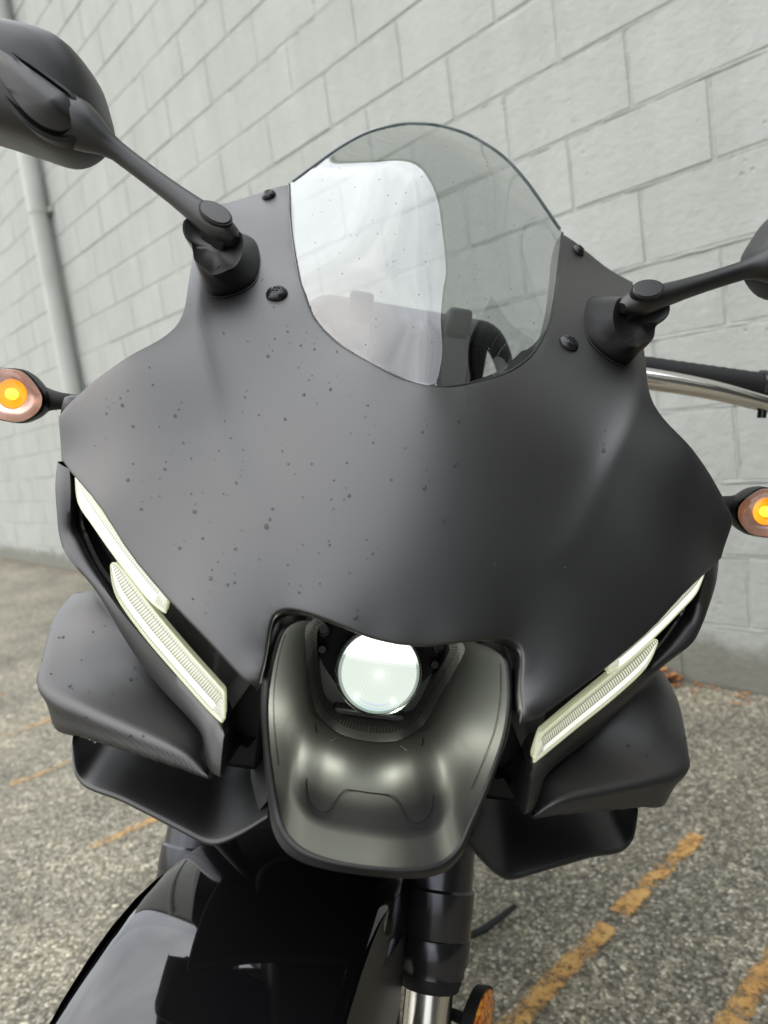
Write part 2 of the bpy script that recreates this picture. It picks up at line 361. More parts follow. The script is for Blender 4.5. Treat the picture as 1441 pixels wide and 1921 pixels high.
# ------------------------------------------------------------------ block wall
WALLM = mat('painted_block', (.5, .51, .48), .75, 0, .2)
def build_wallmat(m):
    t = m.node_tree; b = bsdf(m); p = worldpos(m)
    n = noise(m, 1.6, 4, .55, p); n2 = noise(m, 7, 4, .6, p)
    mp = nn(t, 'ShaderNodeMapping'); mp.inputs['Scale'].default_value = (9, 9, .55); t.links.new(p, mp.inputs['Vector'])
    n3 = noise(m, 1, 4, .6, mp.outputs[0])
    c = ramp(m, n.outputs['Fac'], [(.3, (.372, .387, .364)), (.7, (.408, .423, .400))]).outputs[0]
    c = mixc(m, .5, c, ramp(m, n2.outputs['Fac'], [(.3, (.9, .9, .89)), (.7, (1.05, 1.05, 1.05))]).outputs[0], 'MULTIPLY')
    c = mixc(m, .6, c, ramp(m, n3.outputs['Fac'], [(.32, (.86, .87, .85)), (.6, (1, 1, 1))]).outputs[0], 'MULTIPLY')
    oi = nn(t, 'ShaderNodeObjectInfo'); c = mixc(m, 1, c, ramp(m, oi.outputs['Random'], [(0, (.985, .985, .98)), (1, (1.012, 1.012, 1.012))]).outputs[0], 'MULTIPLY')
    # grime splashed up from the ground
    s = nn(t, 'ShaderNodeSeparateXYZ'); t.links.new(p, s.inputs[0])
    gz = maths(m, 'ADD', s.outputs[2], maths(m, 'MULTIPLY', n2.outputs['Fac'], -.22))
    gr = ramp(m, gz, [(0, (.42, .40, .34)), (.06, (1, 1, 1))]); gr.color_ramp.elements[0].position = 0
    c = mixc(m, .8, c, gr.outputs[0], 'MULTIPLY')
    t.links.new(c, b.inputs['Base Color'])
    h1 = noise(m, 34, 6, .62, p); h2 = noise(m, 190, 4, .6, p)
    v = nn(t, 'ShaderNodeTexVoronoi'); v.inputs['Scale'].default_value = 26; t.links.new(p, v.inputs['Vector'])
    pit = ramp(m, v.outputs['Distance'], [(.06, (0, 0, 0)), (.16, (1, 1, 1))])
    pitm = maths(m, 'GREATER_THAN', noise(m, 6, 2, .5, p).outputs['Fac'], .56)
    pit = maths(m, 'MULTIPLY', maths(m, 'SUBTRACT', 1, pit.outputs[0]), pitm)
    h = maths(m, 'ADD', maths(m, 'MULTIPLY', h1.outputs['Fac'], 1.0), maths(m, 'MULTIPLY', h2.outputs['Fac'], .35))
    h = maths(m, 'SUBTRACT', h, maths(m, 'MULTIPLY', pit, .8))
    bp = bump(m, h, .75, .006); t.links.new(bp.outputs[0], b.inputs['Normal'])
build_wallmat(WALLM)
U_ = .2032; H0 = 10.9 * U_; WTOP_R = 12; J = .0048   # course module, height of line r=0, topmost line, half joint
K0, K1 = -64, 44
wall = bpy.data.objects.new('block_wall', None); COL.objects.link(wall)
tag(wall, 'tall pale grey painted concrete block wall behind the motorcycle', 'wall')
def block_mesh(wd, ht, var):
    b1, b2 = .0032, .001; x, z = wd / 2 - J, ht / 2 - J; r = np.random.default_rng(var)
    rings = []
    for (ins, y) in ((0, .03), (0, .0045), (b2, .0016), (b1, 0)):
        for sx, sz in ((-1, -1), (1, -1), (1, 1), (-1, 1)):
            rings.append((sx * (x - ins) + r.normal(0, .0007), y + (r.normal(0, .0006) if y < .003 else 0), sz * (z - ins) + r.normal(0, .0007)))
    f = [(12, 13, 14, 15)]
    for k in range(3):
        for i in range(4):
            j = (i + 1) % 4; f.append((k * 4 + i, k * 4 + j, (k + 1) * 4 + j, (k + 1) * 4 + i))
    me = bpy.data.meshes.new('block'); me.from_pydata(rings, [], f); me.update()
    bm = bmesh.new(); bm.from_mesh(me); bmesh.ops.recalc_face_normals(bm, faces=bm.faces); bm.to_mesh(me); bm.free()
    me.polygons.foreach_set('use_smooth', [True] * len(me.polygons)); me.set_sharp_from_angle(angle=math.radians(12)); me.materials.append(WALLM)
    return me
BV = [block_mesh(2 * U_, U_, i) for i in range(7)]; BVB = [block_mesh(2 * U_, .9 * U_, 20 + i) for i in range(3)]
def project(P):
    d = np.asarray(P) - np.array(cam_loc); q = np.array([RIGHT @ d, DOWN @ d, FWD @ d]); return 720.5 + 1370.47 * q[0] / q[2], 960.5 + 1370.47 * q[1] / q[2], q[2]
HULL = np.array([(370, 520), (430, 380), (540, 345), (1060, 440), (1190, 530), (1215, 740), (1375, 970), (1300, 1250), (1290, 1480), (1180, 1590), (880, 1640), (700, 1920), (80, 1920), (320, 1680), (150, 1460), (70, 1300), (105, 1000), (110, 790)], float)
DX0, DX1, DZ = 11 * U_, 27 * U_, H0
cells = []
for r in range(WTOP_R, -11, -1):       # row below line r
    zt = H0 + r * U_; bottom = r == -10; zc = zt - U_ / 2 if not bottom else (zt + 0.0) / 2
    for k in range(K0, K1):
        if (k + r) % 2 == 0: continue
        xc = (k + 1) * U_
        if DX0 - .3 < xc < DX1 + .1 and zc < DZ: continue
        px, py, dp = project((xc, 0, zc)); vis = dp > .3
        size = 0
        if vis:
            a = project((xc - U_, 0, zc)); b = project((xc + U_, 0, zc))
            if a[2] > .3 and b[2] > .3: size = abs(b[0] - a[0]); vis = (max(a[0], b[0]) > 0 and min(a[0], b[0]) < 1441 and -130 < py < 2000)
            else: vis = False
        if vis and inside(np.array([[px, py]]), HULL)[0]: size *= .15
        cells.append((size if vis and size >= 9 else 0, xc, zc, bottom))
cells.sort(key=lambda c: -c[0])
rest = bmesh.new()
for i, (size, xc, zc, bottom) in enumerate(cells):
    me = (BVB if bottom else BV)[random.randrange(3 if bottom else 7)]; yj = random.gauss(0, .0007); rz = random.gauss(0, .0016)
    mtx = Matrix.Translation((xc, yj, zc)) @ Matrix.Rotation(rz, 4, 'Y')
    if i < 300 and size > 0:
        o = bpy.data.objects.new('block', me); COL.objects.link(o); o.parent = wall; o.matrix_local = mtx
    else:
        t = bmesh.new(); t.from_mesh(me); t.transform(mtx); tm = bpy.data.meshes.new('t'); t.to_mesh(tm); t.free(); rest.from_mesh(tm); bpy.data.meshes.remove(tm)
me = bpy.data.meshes.new('block_field'); rest.to_mesh(me); rest.free(); o = link('block_field', me, None, wall, False); me.materials.append(WALLM); o['kind'] = 'stuff'
# mortar: painted-over joints, lumpy and partly filled near the camera, raked further up
def vnoise(n, step, seed):
    r = np.random.default_rng(seed); c = r.normal(0, 1, n // step + 4); x = np.arange(n) / step; i = x.astype(int); f = x - i; f = f * f * (3 - 2 * f)
    return c[i] * (1 - f) + c[i + 1] * f
mv, mf = [], []
def strip(P, along, across, seed, fill):
    n = len(P); lump = .55 * vnoise(n, 9, seed) + .45 * vnoise(n, 3, seed + 999); wob = .0012 * vnoise(n, 5, seed + 5)
    base = len(mv)
    for i in range(n):
        c = .0034 - .0046 * fill + .0026 * lump[i]; c = min(max(c, -.0036), .0034)
        for q, y in ((-1.25, .0034), (-.55, (c + .003) / 2), (0, c), (.55, (c + .0028) / 2), (1.25, .0034)):
            p = P[i] + across * (q * J + wob[i]); mv.append((p[0], y, p[2]))
    for i in range(n - 1):
        for j in range(4): mf.append((base + i * 5 + j, base + i * 5 + j + 1, base + (i + 1) * 5 + j + 1, base + (i + 1) * 5 + j))
AX, AZ = np.array([1., 0, 0]), np.array([0, 0, 1.])
for r in range(WTOP_R, -11, -1):
    xs = np.arange(-2.2, DX0 - .1, .009); P = np.c_[xs, 0 * xs, 0 * xs + H0 + r * U_]
    strip(P, AX, AZ, 100 + r, .25 + (.55 if r < -2 else 0) + .2 * math.sin(r * 2.1))
    for k in range(-11, 9):
        if (k + r) % 2 == 0: continue
        zs = np.arange(H0 + (r - 1) * U_, H0 + r * U_, .009); zs = zs[zs > 0]
        if len(zs) > 3: strip(np.c_[0 * zs + k * U_, 0 * zs, zs], AZ, AX, 5000 + r * 100 + k, .3 + .3 * random.random())
o = mesh('mortar_joint', mv, mf, WALLM, wall, True, 60)
zt = H0 + WTOP_R * U_
box('mortar_backing', (K0 * U_, .0036, -.05), (DX0 - .1, .22, zt - .002), WALLM, wall)
box('lintel_backing', (DX0 - .1, .0036, DZ - .06), (K1 * U_, .22, zt - .002), WALLM, wall); box('pier_backing', (DX1 + .1, .0036, -.05), (K1 * U_, .22, DZ - .06), WALLM, wall)
DOORM = mat('added_dark_door_paint', (.025, .026, .027), .5, 0, .4)  # door added out of view: a dark thing for the right fairing to reflect
door = bpy.data.objects.new('added_dark_door', None); COL.objects.link(door); door.location = ((DX0 + DX1) / 2, .12, 0); tag(door, 'added dark slatted door, out of view, that darkens the right side of the fairing', 'door')
_hw = (DX1 - DX0) / 2 + .09; _me = None
for _k in range(int((DZ + .02) / .1)):
    if _me is None: _o = box('slat', (-_hw, -.012, .004), (_hw, .012, .097), DOORM, door, .006); _me = _o.data
    else: _o = bpy.data.objects.new('slat', _me); COL.objects.link(_o); _o.parent = door; _b = _o.modifiers.new('bevel', 'BEVEL'); _b.width = .006; _b.limit_method = 'NONE'
    _o.location = (0, 0, .1 * _k)
CONC = mat('coping_concrete', (.40, .40, .37), .8)
box('coping', (K0 * U_ - .02, -.05, zt), (K1 * U_ + .02, .26, zt + .07), CONC, wall, .008)

# dark ribbed shed added out of view to darken the right side of the fairing
SHEDM = mat('dark_sheet_metal', (.045, .047, .045), .5, 0, .4)
shed = bpy.data.objects.new('added_dark_shed', None); COL.objects.link(shed); shed.location = (5.4, -2.3, 0); tag(shed, 'added dark ribbed shed, out of view, that darkens the right side of the fairing', 'shed')
ribv = []; zs_ = 4.8
yy = -1.9
while yy < 1.75:
    ribv += [(0, yy), (0, yy + .07), (.03, yy + .09), (.03, yy + .16)]; yy += .18
loft('cladding', [A_ for A_ in (np.array([(x, y, 0) for x, y in ribv]), np.array([(x, y, zs_) for x, y in ribv]))], SHEDM, shed, False, sharp=20)
box('body', (.05, -1.9, 0), (4, 1.9, zs_ - .02), SHEDM, shed); box('roof', (-.25, -2.05, zs_), (4.2, 2.05, zs_ + .12), SHEDM, shed, .01)

# downspout
PIPE = mat('grey_pipe_paint', (.40, .41, .38), .5)
_n = noise(PIPE, 3, 4); PIPE.node_tree.links.new(ramp(PIPE, _n.outputs['Fac'], [(.3, (.36, .37, .34)), (.7, (.45, .46, .43))]).outputs[0], bsdf(PIPE).inputs['Base Color'])
dp = bpy.data.objects.new('downspout', None); COL.objects.link(dp); dp.location = (-3.66, -.075, 0)
tag(dp, 'round grey drain pipe running down the block wall at far left', 'pipe')
tube('pipe', [(0, 0, .12), (0, 0, 1.5), (0, 0, 3), (0, 0, zt - .2)], .062, PIPE, dp, 28)
tube('outlet', [(0, 0, .13), (0, -.01, .09), (0, -.05, .055), (0, -.11, .04)], .058, PIPE, dp, 24)
for zz in (.9, 2.6, 4.2):
    lathe('strap', (0, 0, zz), (0, 0, 1), [(-.018, .062), (-.018, .0655), (.018, .0655), (.018, .062)], PIPE, dp, 28)
    box('bracket', (-.09, .05, zz - .018), (.09, .073, zz + .018), PIPE, dp, .002)

# leaf litter and grit in the corner of wall and ground
LEAF = mat('dead_leaf', (.3, .12, .03), .8)
_oi = noise(LEAF, 60, 3, .5, worldpos(LEAF)); LEAF.node_tree.links.new(ramp(LEAF, _oi.outputs['Fac'], [(.3, (.10, .05, .02)), (.5, (.34, .13, .035)), (.7, (.46, .22, .07))]).outputs[0], bsdf(LEAF).inputs['Base Color'])
lv, lf = [], []
def leaf(x, y, z, s):
    a = random.uniform(0, 6.28); tx, ty = random.uniform(-.5, .5), random.uniform(-.5, .5); b = len(lv)
    for (u, v, hh) in ((-1, 0, 0), (-.4, .4, .12), (.35, .36, .1), (1, 0, .16), (.35, -.36, .1), (-.4, -.4, .12), (0, 0, -.05)):
        X, Y = u * s, v * s; lv.append((x + X * math.cos(a) - Y * math.sin(a), y + X * math.sin(a) + Y * math.cos(a), z + .004 + max(0, hh * s + X * tx * .3 + Y * ty * .3 + s * .2)))
    for i in range(6): lf.append((b + i, b + (i + 1) % 6, b + 6))
for i in range(420):
    x = random.uniform(-7, 1.5); leaf(x, -abs(random.gauss(0, .05)) - .006, 0, random.uniform(.004, .014))
for i in range(26): leaf(.575 + random.gauss(0, .022), -.022 - abs(random.gauss(0, .013)), abs(random.gauss(0, .012)), random.uniform(.012, .026))
for i in range(60):
    leaf(random.uniform(.5, 1.4), -abs(random.gauss(0, .03)) - .006, 0, random.uniform(.008, .016))
o = mesh('leaf_litter', lv, lf, LEAF, None, False); o['kind'] = 'stuff'; tag(o, 'brown dead leaves and grit gathered at the foot of the block wall', 'leaves')
GRIT = mat('grit', (.2, .18, .14), .9)
gv, gf = [], []
for i in range(2600):
    near = i % 2
    x = random.uniform(-6.5, 1.6); y = -abs(random.gauss(0, .035)) - .004 if near else random.uniform(-1.9, -.05); s = random.uniform(.0012, .0042); b = len(gv)
    for q in ((1, 0, 0), (-.4, .8, 0), (-.5, -.9, .1), (.1, .05, 1.1)): gv.append((x + q[0] * s * random.uniform(.7, 1.2), y + q[1] * s, q[2] * s * .9))
    gf += [(b, b + 1, b + 3), (b + 1, b + 2, b + 3), (b + 2, b, b + 3)]
o = mesh('grit', gv, gf, GRIT, None, False); o['kind'] = 'stuff'; tag(o, 'loose grit and pebbles scattered over the asphalt', 'grit')

# ------------------------------------------------------------------ the motorcycle (local: x right in the picture, y rearwards, z up; leaning on its stand)
bike = bpy.data.objects.new('motorcycle', None); COL.objects.link(bike)
tag(bike, 'matte black faired sport motorcycle leaning on its stand with its lamps lit', 'motorcycle')
BM = Matrix(((0.602030, -0.777225, 0.182979, 1.493868), (0.743636, 0.629223, 0.226019, -2.131873), (-0.290802, 0, 0.956783, 0), (0, 0, 0, 1)))
bike.matrix_world = BM
def part(name, parent=None):
    o = bpy.data.objects.new(name, None); COL.objects.link(o); o.parent = parent or bike; return o
A = np.array
def mir(P, s):  # mirror to side s (+1 = right in the picture)
    P = np.array(P, float).copy(); P[..., 0] = np.abs(P[..., 0]) * s if P.ndim == 1 else P[..., 0] * s; return P

# --- nose fairing
HOOD = [(0, .364, .804), (.0145, .365, .805), (.028, .366, .8083), (.042, .369, .811), (.0533, .373, .8118), (.0615, .376, .8108), (.0667, .375, .8075), (.0686, .372, .8014), (.0682, .364, .787), (.0684, .360, .770)]
DRL = [(.0690, .352, .7776), (.0892, .3635, .7866), (.1076, .3763, .7964), (.128, .3941, .8054), (.1532, .4142, .8203), (.1796, .4350, .8415), (.2082, .4623, .8559), (.2173, .471, .8614)]
EDGE = [(.2245, .479, .886), (.220, .4805, .894), (.2055, .4816, .912), (.187, .4825, .930), (.168, .495, .948), (.163, .515, .966), (.172, .56, 1.0), (.185, .62, 1.04), (.198, .685, 1.0804)]
TOPE = [(.176, .688, 1.0885), (.158, .687, 1.097), (.140, .683, 1.105), (.1265, .687, 1.112)]
SEDGE = [(.1123, .6198, 1.0603), (.0931, .5407, 1.0075), (.0873, .527, .996), (.0765, .508, .977), (.058, .486, .9608), (.037, .462, .9497), (.0145, .447, .9415), (0, .441, .939)]
EXTRA = [(.1521, .5073, .9631), (.1351, .4748, .9279), (.1214, .4558, .8994), (.103, .4263, .8681), (.105, .528, .991), (.141, .68, 1.099)]
F0 = tps(HOOD + DRL + EDGE + TOPE + SEDGE + EXTRA)
CZ = A([.84, .8545, .868, .899, .928, .963, .99, 1.03]); CX = A([.078, .0897, .103, .1214, .1351, .1521, .160, .172]); CA = A([0, .0008, .0018, .0034, .0044, .0046, .0030, 0])
def FN(x, z):
    x = np.atleast_1d(np.asarray(x, float)); z = np.atleast_1d(np.asarray(z, float)); d = np.abs(x) - np.interp(z, CZ, CX); a = np.interp(z, CZ, CA, left=0, right=0)
    wd = np.interp(z, [.84, .93, .97], [.012, .008, .006]); ap = np.interp(z, [.84, .93, .97], [.006, .0020, .0008])
    ridge = np.exp(-(np.sqrt(d * d + ap * ap) - ap) / np.where(d < 0, wd, wd * 4.5))
    return F0(x, z) - a * ridge
def half2d(P): return [(p[0], p[2]) for p in P]
sm = lambda P, n: smooth_curve(A(P), n)
lower = list(sm(HOOD[:9], 40)[:, [0, 2]]) + [(.0684, .771)] + list(sm([(.0705, 0, .7745)] + DRL[1:], 40)[:, [0, 2]])
upper = list(sm(EDGE, 50)[:, [0, 2]]) + list(sm(TOPE, 12)[:, [0, 2]]) + list(sm([TOPE[-1]] + SEDGE, 40)[1:, [0, 2]])
halfp = lower + upper                     # centre bottom -> out -> top -> centre top
poly = halfp + [(-x, z) for x, z in halfp[::-1][1:-1]]
nose = sheet('nose_fairing', poly, FN, MATTE, bike, .0042, .0018, .012)

# --- windscreen
SC = [(0, .7025, 1.1915), (.0285, .7015, 1.1878), (.0405, .70, 1.1837), (.064, .697, 1.172), (.085, .693, 1.155), (.103, .690, 1.137), (.1262, .686, 1.1125)]
BUL = [(0, .467, .978), (0, .497, 1.015), (0, .539, 1.066), (0, .586, 1.115), (0, .638, 1.157), (.05, .514, 1.015), (.05, .559, 1.066), (.05, .606, 1.114), (.05, .654, 1.150), (.085, .606, 1.075), (.085, .650, 1.12)]
FS = tps([(p[0], p[1] + .0015, p[2]) for p in SEDGE] + SC + BUL, 1.2e-2)
srim = list(sm(SEDGE[::-1] + [SC[-1]], 48)[:, [0, 2]]); stop = list(sm(SC[::-1], 40)[1:, [0, 2]])
hs = srim + stop; spoly = hs + [(-x, z) for x, z in hs[::-1][1:-1]]
scr = sheet('windscreen', A(spoly) * [.996, 1], FS, SCREEN, bike, .0045, .0006, .0012)
# polished edge bead of the screen
for nm, C, r in (('screen_edge', [(x, z) for x, z in stop] , .0016), ('screen_trim', srim, .0009)):
    c2 = C + [(-x, z) for x, z in C[::-1][1:]] if nm == 'screen_edge' else [(-x, z) for x, z in C[::-1]] + C[1:]
    c2 = A(c2) * ([.997, 1]); c3 = np.c_[c2[:, 0], FS(c2[:, 0], c2[:, 1]) + (.0006 if nm == 'screen_edge' else -.0006), c2[:, 1]]
    tube(nm, c3, r, SCREEN_EDGE if nm == 'screen_edge' else BOLT, scr, 10)

# --- screws
def screw(x, z, r):
    y = FN(x, z)[0]; N = fnormal(FN, A([x]), A([z]))[0]; p = A([x, y, z])
    o = lathe('screw', p - N * .002, N, [(0, r * 1.0), (.0025, r * 1.0), (.0036, r * .97), (.0052, r * .82), (.0062, r * .55), (.0066, r * .36), (.0045, r * .30), (.0042, .0001)], BOLT, nose, 28, 50)
    u = np.cross(N, [0, 0, 1.]); u /= np.linalg.norm(u); v = np.cross(N, u)
    for d in (u, v):
        e = np.cross(N, d); c = p + N * .0037
        box('slot', (-r * .5, -r * .09, 0), (r * .5, r * .09, .0008), DARK, o, 0, lambda q, d=d, e=e, c=c: c + d * q[0] + e * q[1] + N * q[2])
for s in (-1, 1):
    screw(s * .105, .991, .0078); screw(s * .141, 1.097, .0066)

# --- side cowls behind the nose edge
for s in (-1, 1):
    E = sm(DRL[-2:] + EDGE, 46); E[:, 1] += .003
    loops = []
    for dx, dy, dz, k in ((-.0005, .002, 0, 0), (.004, .012, -.001, 0), (.012, .05, -.006, 0), (.018, .14, -.02, .2), (.012, .32, -.04, .5), (-.03, .55, -.06, .7)):
        L = E + [dx, dy, dz]; L[:, 2] = L[:, 2] * (1 - k * .22) + .93 * k * .22; loops.append(L * [s, 1, 1])
    loft('side_cowl', loops, MATTE, bike, False)

# --- headlight duct
RIM = sm([(.046, .394, .8005), (.0535, .388, .8005), (.0595, .381, .797), (.062, .376, .787), (.0627, .369, .773), (.0616, .365, .758), (.0572, .362, .737), (.0501, .3566, .715), (.0452, .350, .7055), (.038, .344, .7005), (.028, .339, .6985), (.0145, .336, .698), (0, .335, .698)], 150)
UIN = sm([(.045, .442, .789), (.0500, .440, .782), (.047, .452, .760), (.0428, .461, .741), (.0355, .461, .7215), (.0215, .452, .7140), (.010, .450, .7115), (0, .450, .7108)], 150)
def full(L): return np.vstack([L, (L * [-1, 1, 1])[::-1][1:]])
def bulged(a, b, t, k):
    L = a * (1 - t) + b * t; c = A([0, .40, .76]); low = np.clip((.735 - L[:, 2]) / .03, 0, 1)
    out = np.c_[L[:, 0] * 0 + L[:, 0], 0 * L[:, 0], L[:, 2] - .75]; ln = np.linalg.norm(out, axis=1)[:, None] + 1e-6
    L = L + out / ln * (k * math.sin(math.pi * t))
    L[:, 2] += low * .0065 * math.sin(math.pi * min(1, max(0, (t - .25) / .75))) - low * .0012 * math.sin(math.pi * min(1, t / .4))
    return L
dl = [RIM + A([.0045, .006, -.0045]) * np.c_[np.tanh(RIM[:, 0] / .02), np.ones(150), np.clip((.74 - RIM[:, 2]) / .04, 0, 1)], RIM + A([.0032, .0012, -.003]) * np.c_[np.tanh(RIM[:, 0] / .02), np.ones(150), np.clip((.74 - RIM[:, 2]) / .04, 0, 1)],
      RIM + A([.0014, -.0006, -.0012]) * np.c_[np.tanh(RIM[:, 0] / .02), np.ones(150), np.clip((.74 - RIM[:, 2]) / .04, 0, 1)], RIM]
for t_ in np.r_[.015, .035, np.linspace(.06, 1, 26)]: dl.append(bulged(RIM, UIN, t_, .0022))
duct = loft('headlight_duct', [full(L) for L in dl], DUCTM, bike, False, sharp=None)
# ribbed band round the inner opening
def inner(L, k, dy, dz=0):
    c = A([0, 0, .757]); Q = (L - c) * [k, 1, k] + c; Q[:, 1] += dy; Q[:, 2] += dz; return Q
NB = 150
Ub = resample(UIN, NB); Ua = inner(Ub, .85, .010); rel = .0007 * (np.arange(NB) % 3 == 0)
b0 = Ub + A([0, -.0004, .0004]); b1 = Ua.copy(); b1[:, 1] += rel; b1[:, 2] -= rel; b0[:, 2] += rel * .4
ribband = loft('ribbed_band', [full(b0), full((b0 + b1) / 2 + A([0, 0, .0006])), full(b1)], DUCTM, duct, False, sharp=20)
loft('duct_throat', [full(Ua), full(inner(Ub, .83, .03)), full(inner(Ub, .80, .05))], DARK, duct, False)
# chin shell outside the duct
ch = [dl[0]]
for sx, dy, dz in ((1.01, .003, -.006), (1.03, .018, -.009), (1.10, .05, -.006), (1.2, .11, 0), (1.25, .16, .01)):
    L = RIM.copy(); low = np.clip((.74 - RIM[:, 2]) / .04, 0, 1); L = L * [sx, 1, 1] + np.c_[.0045 * np.tanh(RIM[:, 0] / .02), np.full(150, dy + .006), -.0045 * low + dz * low]; L[-1, 0] = 0; ch.append(L)
loft('chin_shell', [full(L) for L in ch], MATTE, bike, False, sharp=None)
# seam lines of the moulded insert on the duct floor
def ductpoint(px_, y):  # floor height by interpolation on the loft
    pts = np.vstack([full(L) for L in dl[3:]]); d = np.hypot(pts[:, 0] - px_, pts[:, 1] - y); i = np.argsort(d)[:6]; wgt = 1 / (d[i] + 1e-4); low = pts[i]
    return (low[:, 2] * wgt).sum() / wgt.sum()
seam = [(-.036, .392), (-.034, .381), (-.0285, .374), (-.0225, .374), (-.0185, .382), (-.0145, .389), (-.009, .3905), (0, .3905), (.009, .3905), (.0145, .389), (.0185, .382), (.0225, .374), (.0285, .374), (.034, .381), (.036, .392)]
sp = smooth_curve([(x, y, ductpoint(x, y) + .0004) for x, y in seam], 90)
tube('insert_seam', sp, .00022, DARK, duct, 6)
for s in (-1, 1):
    pts = np.array(dl[6][20:85]) * [s, 1, 1] * .5 + np.array(dl[10][20:85]) * [s, 1, 1] * .5 + A([-s * .0004, -.0003, 0]); tube('wall_seam', pts, .0002, DARK, duct, 6)
for s in (-1, 1):   # fixing tabs below the band
    tp = smooth_curve([(s * .0335, .4475, .7195), (s * .0330, .4405, .7165), (s * .0290, .4375, .7140), (s * .0240, .4385, .7130), (s * .0200, .4430, .7135)], 24) + A([0, -.0008, .0008]); tube('fixing_tab', tp, .0004, DARK, duct, 6)

# --- projector headlight
LENS = bpy.data.materials.new('projector_lens_lit'); LENS.use_nodes = True
def build_lens(m):
    t = m.node_tree; b = bsdf(m); b.inputs['Roughness'].default_value = .3; b.inputs['Specular IOR Level'].default_value = .05; b.inputs['Base Color'].default_value = (.004, .004, .004, 1); u, v = uvsplit(m)
    rib = maths(m, 'MULTIPLY_ADD', maths(m, 'SINE', maths(m, 'MULTIPLY', u, 190)), .5, .5)
    r2 = maths(m, 'ADD', maths(m, 'POWER', maths(m, 'ABSOLUTE', u), 2), maths(m, 'POWER', maths(m, 'ABSOLUTE', v), 2))
    e = maths(m, 'MULTIPLY_ADD', rib, .22, .82)
    topb = maths(m, 'MULTIPLY', maths(m, 'SUBTRACT', v, .25), 1.3, clamp=True); e = maths(m, 'ADD', e, topb)
    low = maths(m, 'MULTIPLY', maths(m, 'SUBTRACT', -.5, v), 2.2, clamp=True)
    seam = maths(m, 'LESS_THAN', maths(m, 'ABSOLUTE', maths(m, 'SUBTRACT', v, .30)), .015); e = maths(m, 'SUBTRACT', e, maths(m, 'MULTIPLY', seam, .22))
    rimd = maths(m, 'GREATER_THAN', r2, .86); e = maths(m, 'SUBTRACT', e, maths(m, 'MULTIPLY', rimd, .45))
    sp = noise(m, 26, 4, .6, None, 'UV'); e = maths(m, 'ADD', e, maths(m, 'MULTIPLY', maths(m, 'SUBTRACT', sp.outputs['Fac'], .5), .16))
    c = mixc(m, topb, (.86, .95, .86), (1, 1, .88))
    arc = ramp(m, r2, [(.50, (1, 1, 1)), (.60, (.55, .70, 1.25)), (.68, (1.05, 1.0, .62)), (.76, (.6, .75, 1.2)), (.84, (.9, 1, .95))])
    c = mixc(m, maths(m, 'MULTIPLY', low, 1.0, clamp=True), c, arc.outputs[0], 'MULTIPLY')
    t.links.new(c, b.inputs['Emission Color']); t.links.new(maths(m, 'ADD', e, maths(m, 'MULTIPLY', topb, 3.0)), b.inputs['Emission Strength'])
build_lens(LENS)
head = part('headlight')
LC = A([0, .4480, .7580]); LR = .0258; LA = A([0, -.985, .17]); LA /= np.linalg.norm(LA)
uu = np.cross(LA, [0, 0, 1.]); uu /= np.linalg.norm(uu); uu *= np.sign(uu[0]); vv = np.cross(uu, LA); vv *= np.sign(vv[2])
vs, fs, uvs = [], [], []
for i in range(15):
    rr = LR * i / 14; hgt = .0085 * (1 - (i / 14) ** 2.4)
    for j in range(56):
        a = 2 * math.pi * j / 56; vs.append(LC + LA * hgt + uu * rr * math.cos(a) + vv * rr * math.sin(a)); uvs.append((rr / LR * math.cos(a), rr / LR * math.sin(a)))
mesh('lens', vs, grid_faces(15, 56, True), LENS, head, uv=uvs)
CLEAR = clear_mat('clear_lens_rim', (.86, .9, .88), 1.5)
lathe('lens_rim', LC, LA, [(-.004, LR * 1.0), (-.004, LR * 1.075), (.0008, LR * 1.07), (.0022, LR * 1.03), (.0016, LR * 1.0)], CLEAR, head, 56)
lathe('barrel', LC - LA * .035, LA, [(0, LR * 1.02), (.030, LR * 1.09)], DARK, head, 40)
box('housing', (-.049, .476, .706), (.049, .49, .812), DARK, head, .004)
box('lower_ledge', (-.024, .466, .7195), (.024, .478, .7245), DARK, head, .0015)
for s in (-1, 1):
    lathe('fixing_bolt', (s * .0385, .470, .775), (0, -1, .1), [(0, .0052), (.004, .0052), (.005, .0042), (.0052, .003), (.0035, .0028), (.0035, .0001)], BOLT, head, 20)
    lathe('fixing_bolt', (s * .0375, .470, .762), (0, -1, .1), [(0, .0035), (.004, .0035), (.005, .0025)], BOLT, head, 16)
for nm_, en_, off_ in (('headlight_spill', .052, A([-.0160, -.0115, -.0215])), ('headlight_spill', .052, A([.0160, -.0115, -.0215])), ('headlight_glow', .045, A([0, -.0150, .002]))):   # stray light that leaves the lit lens
    ld = bpy.data.lights.new(nm_, 'POINT'); lo = bpy.data.objects.new(nm_, ld); COL.objects.link(lo); lo.parent = head
    ld.energy = en_; ld.shadow_soft_size = 0; ld.color = (.96, 1, .82); lo.location = LC + off_

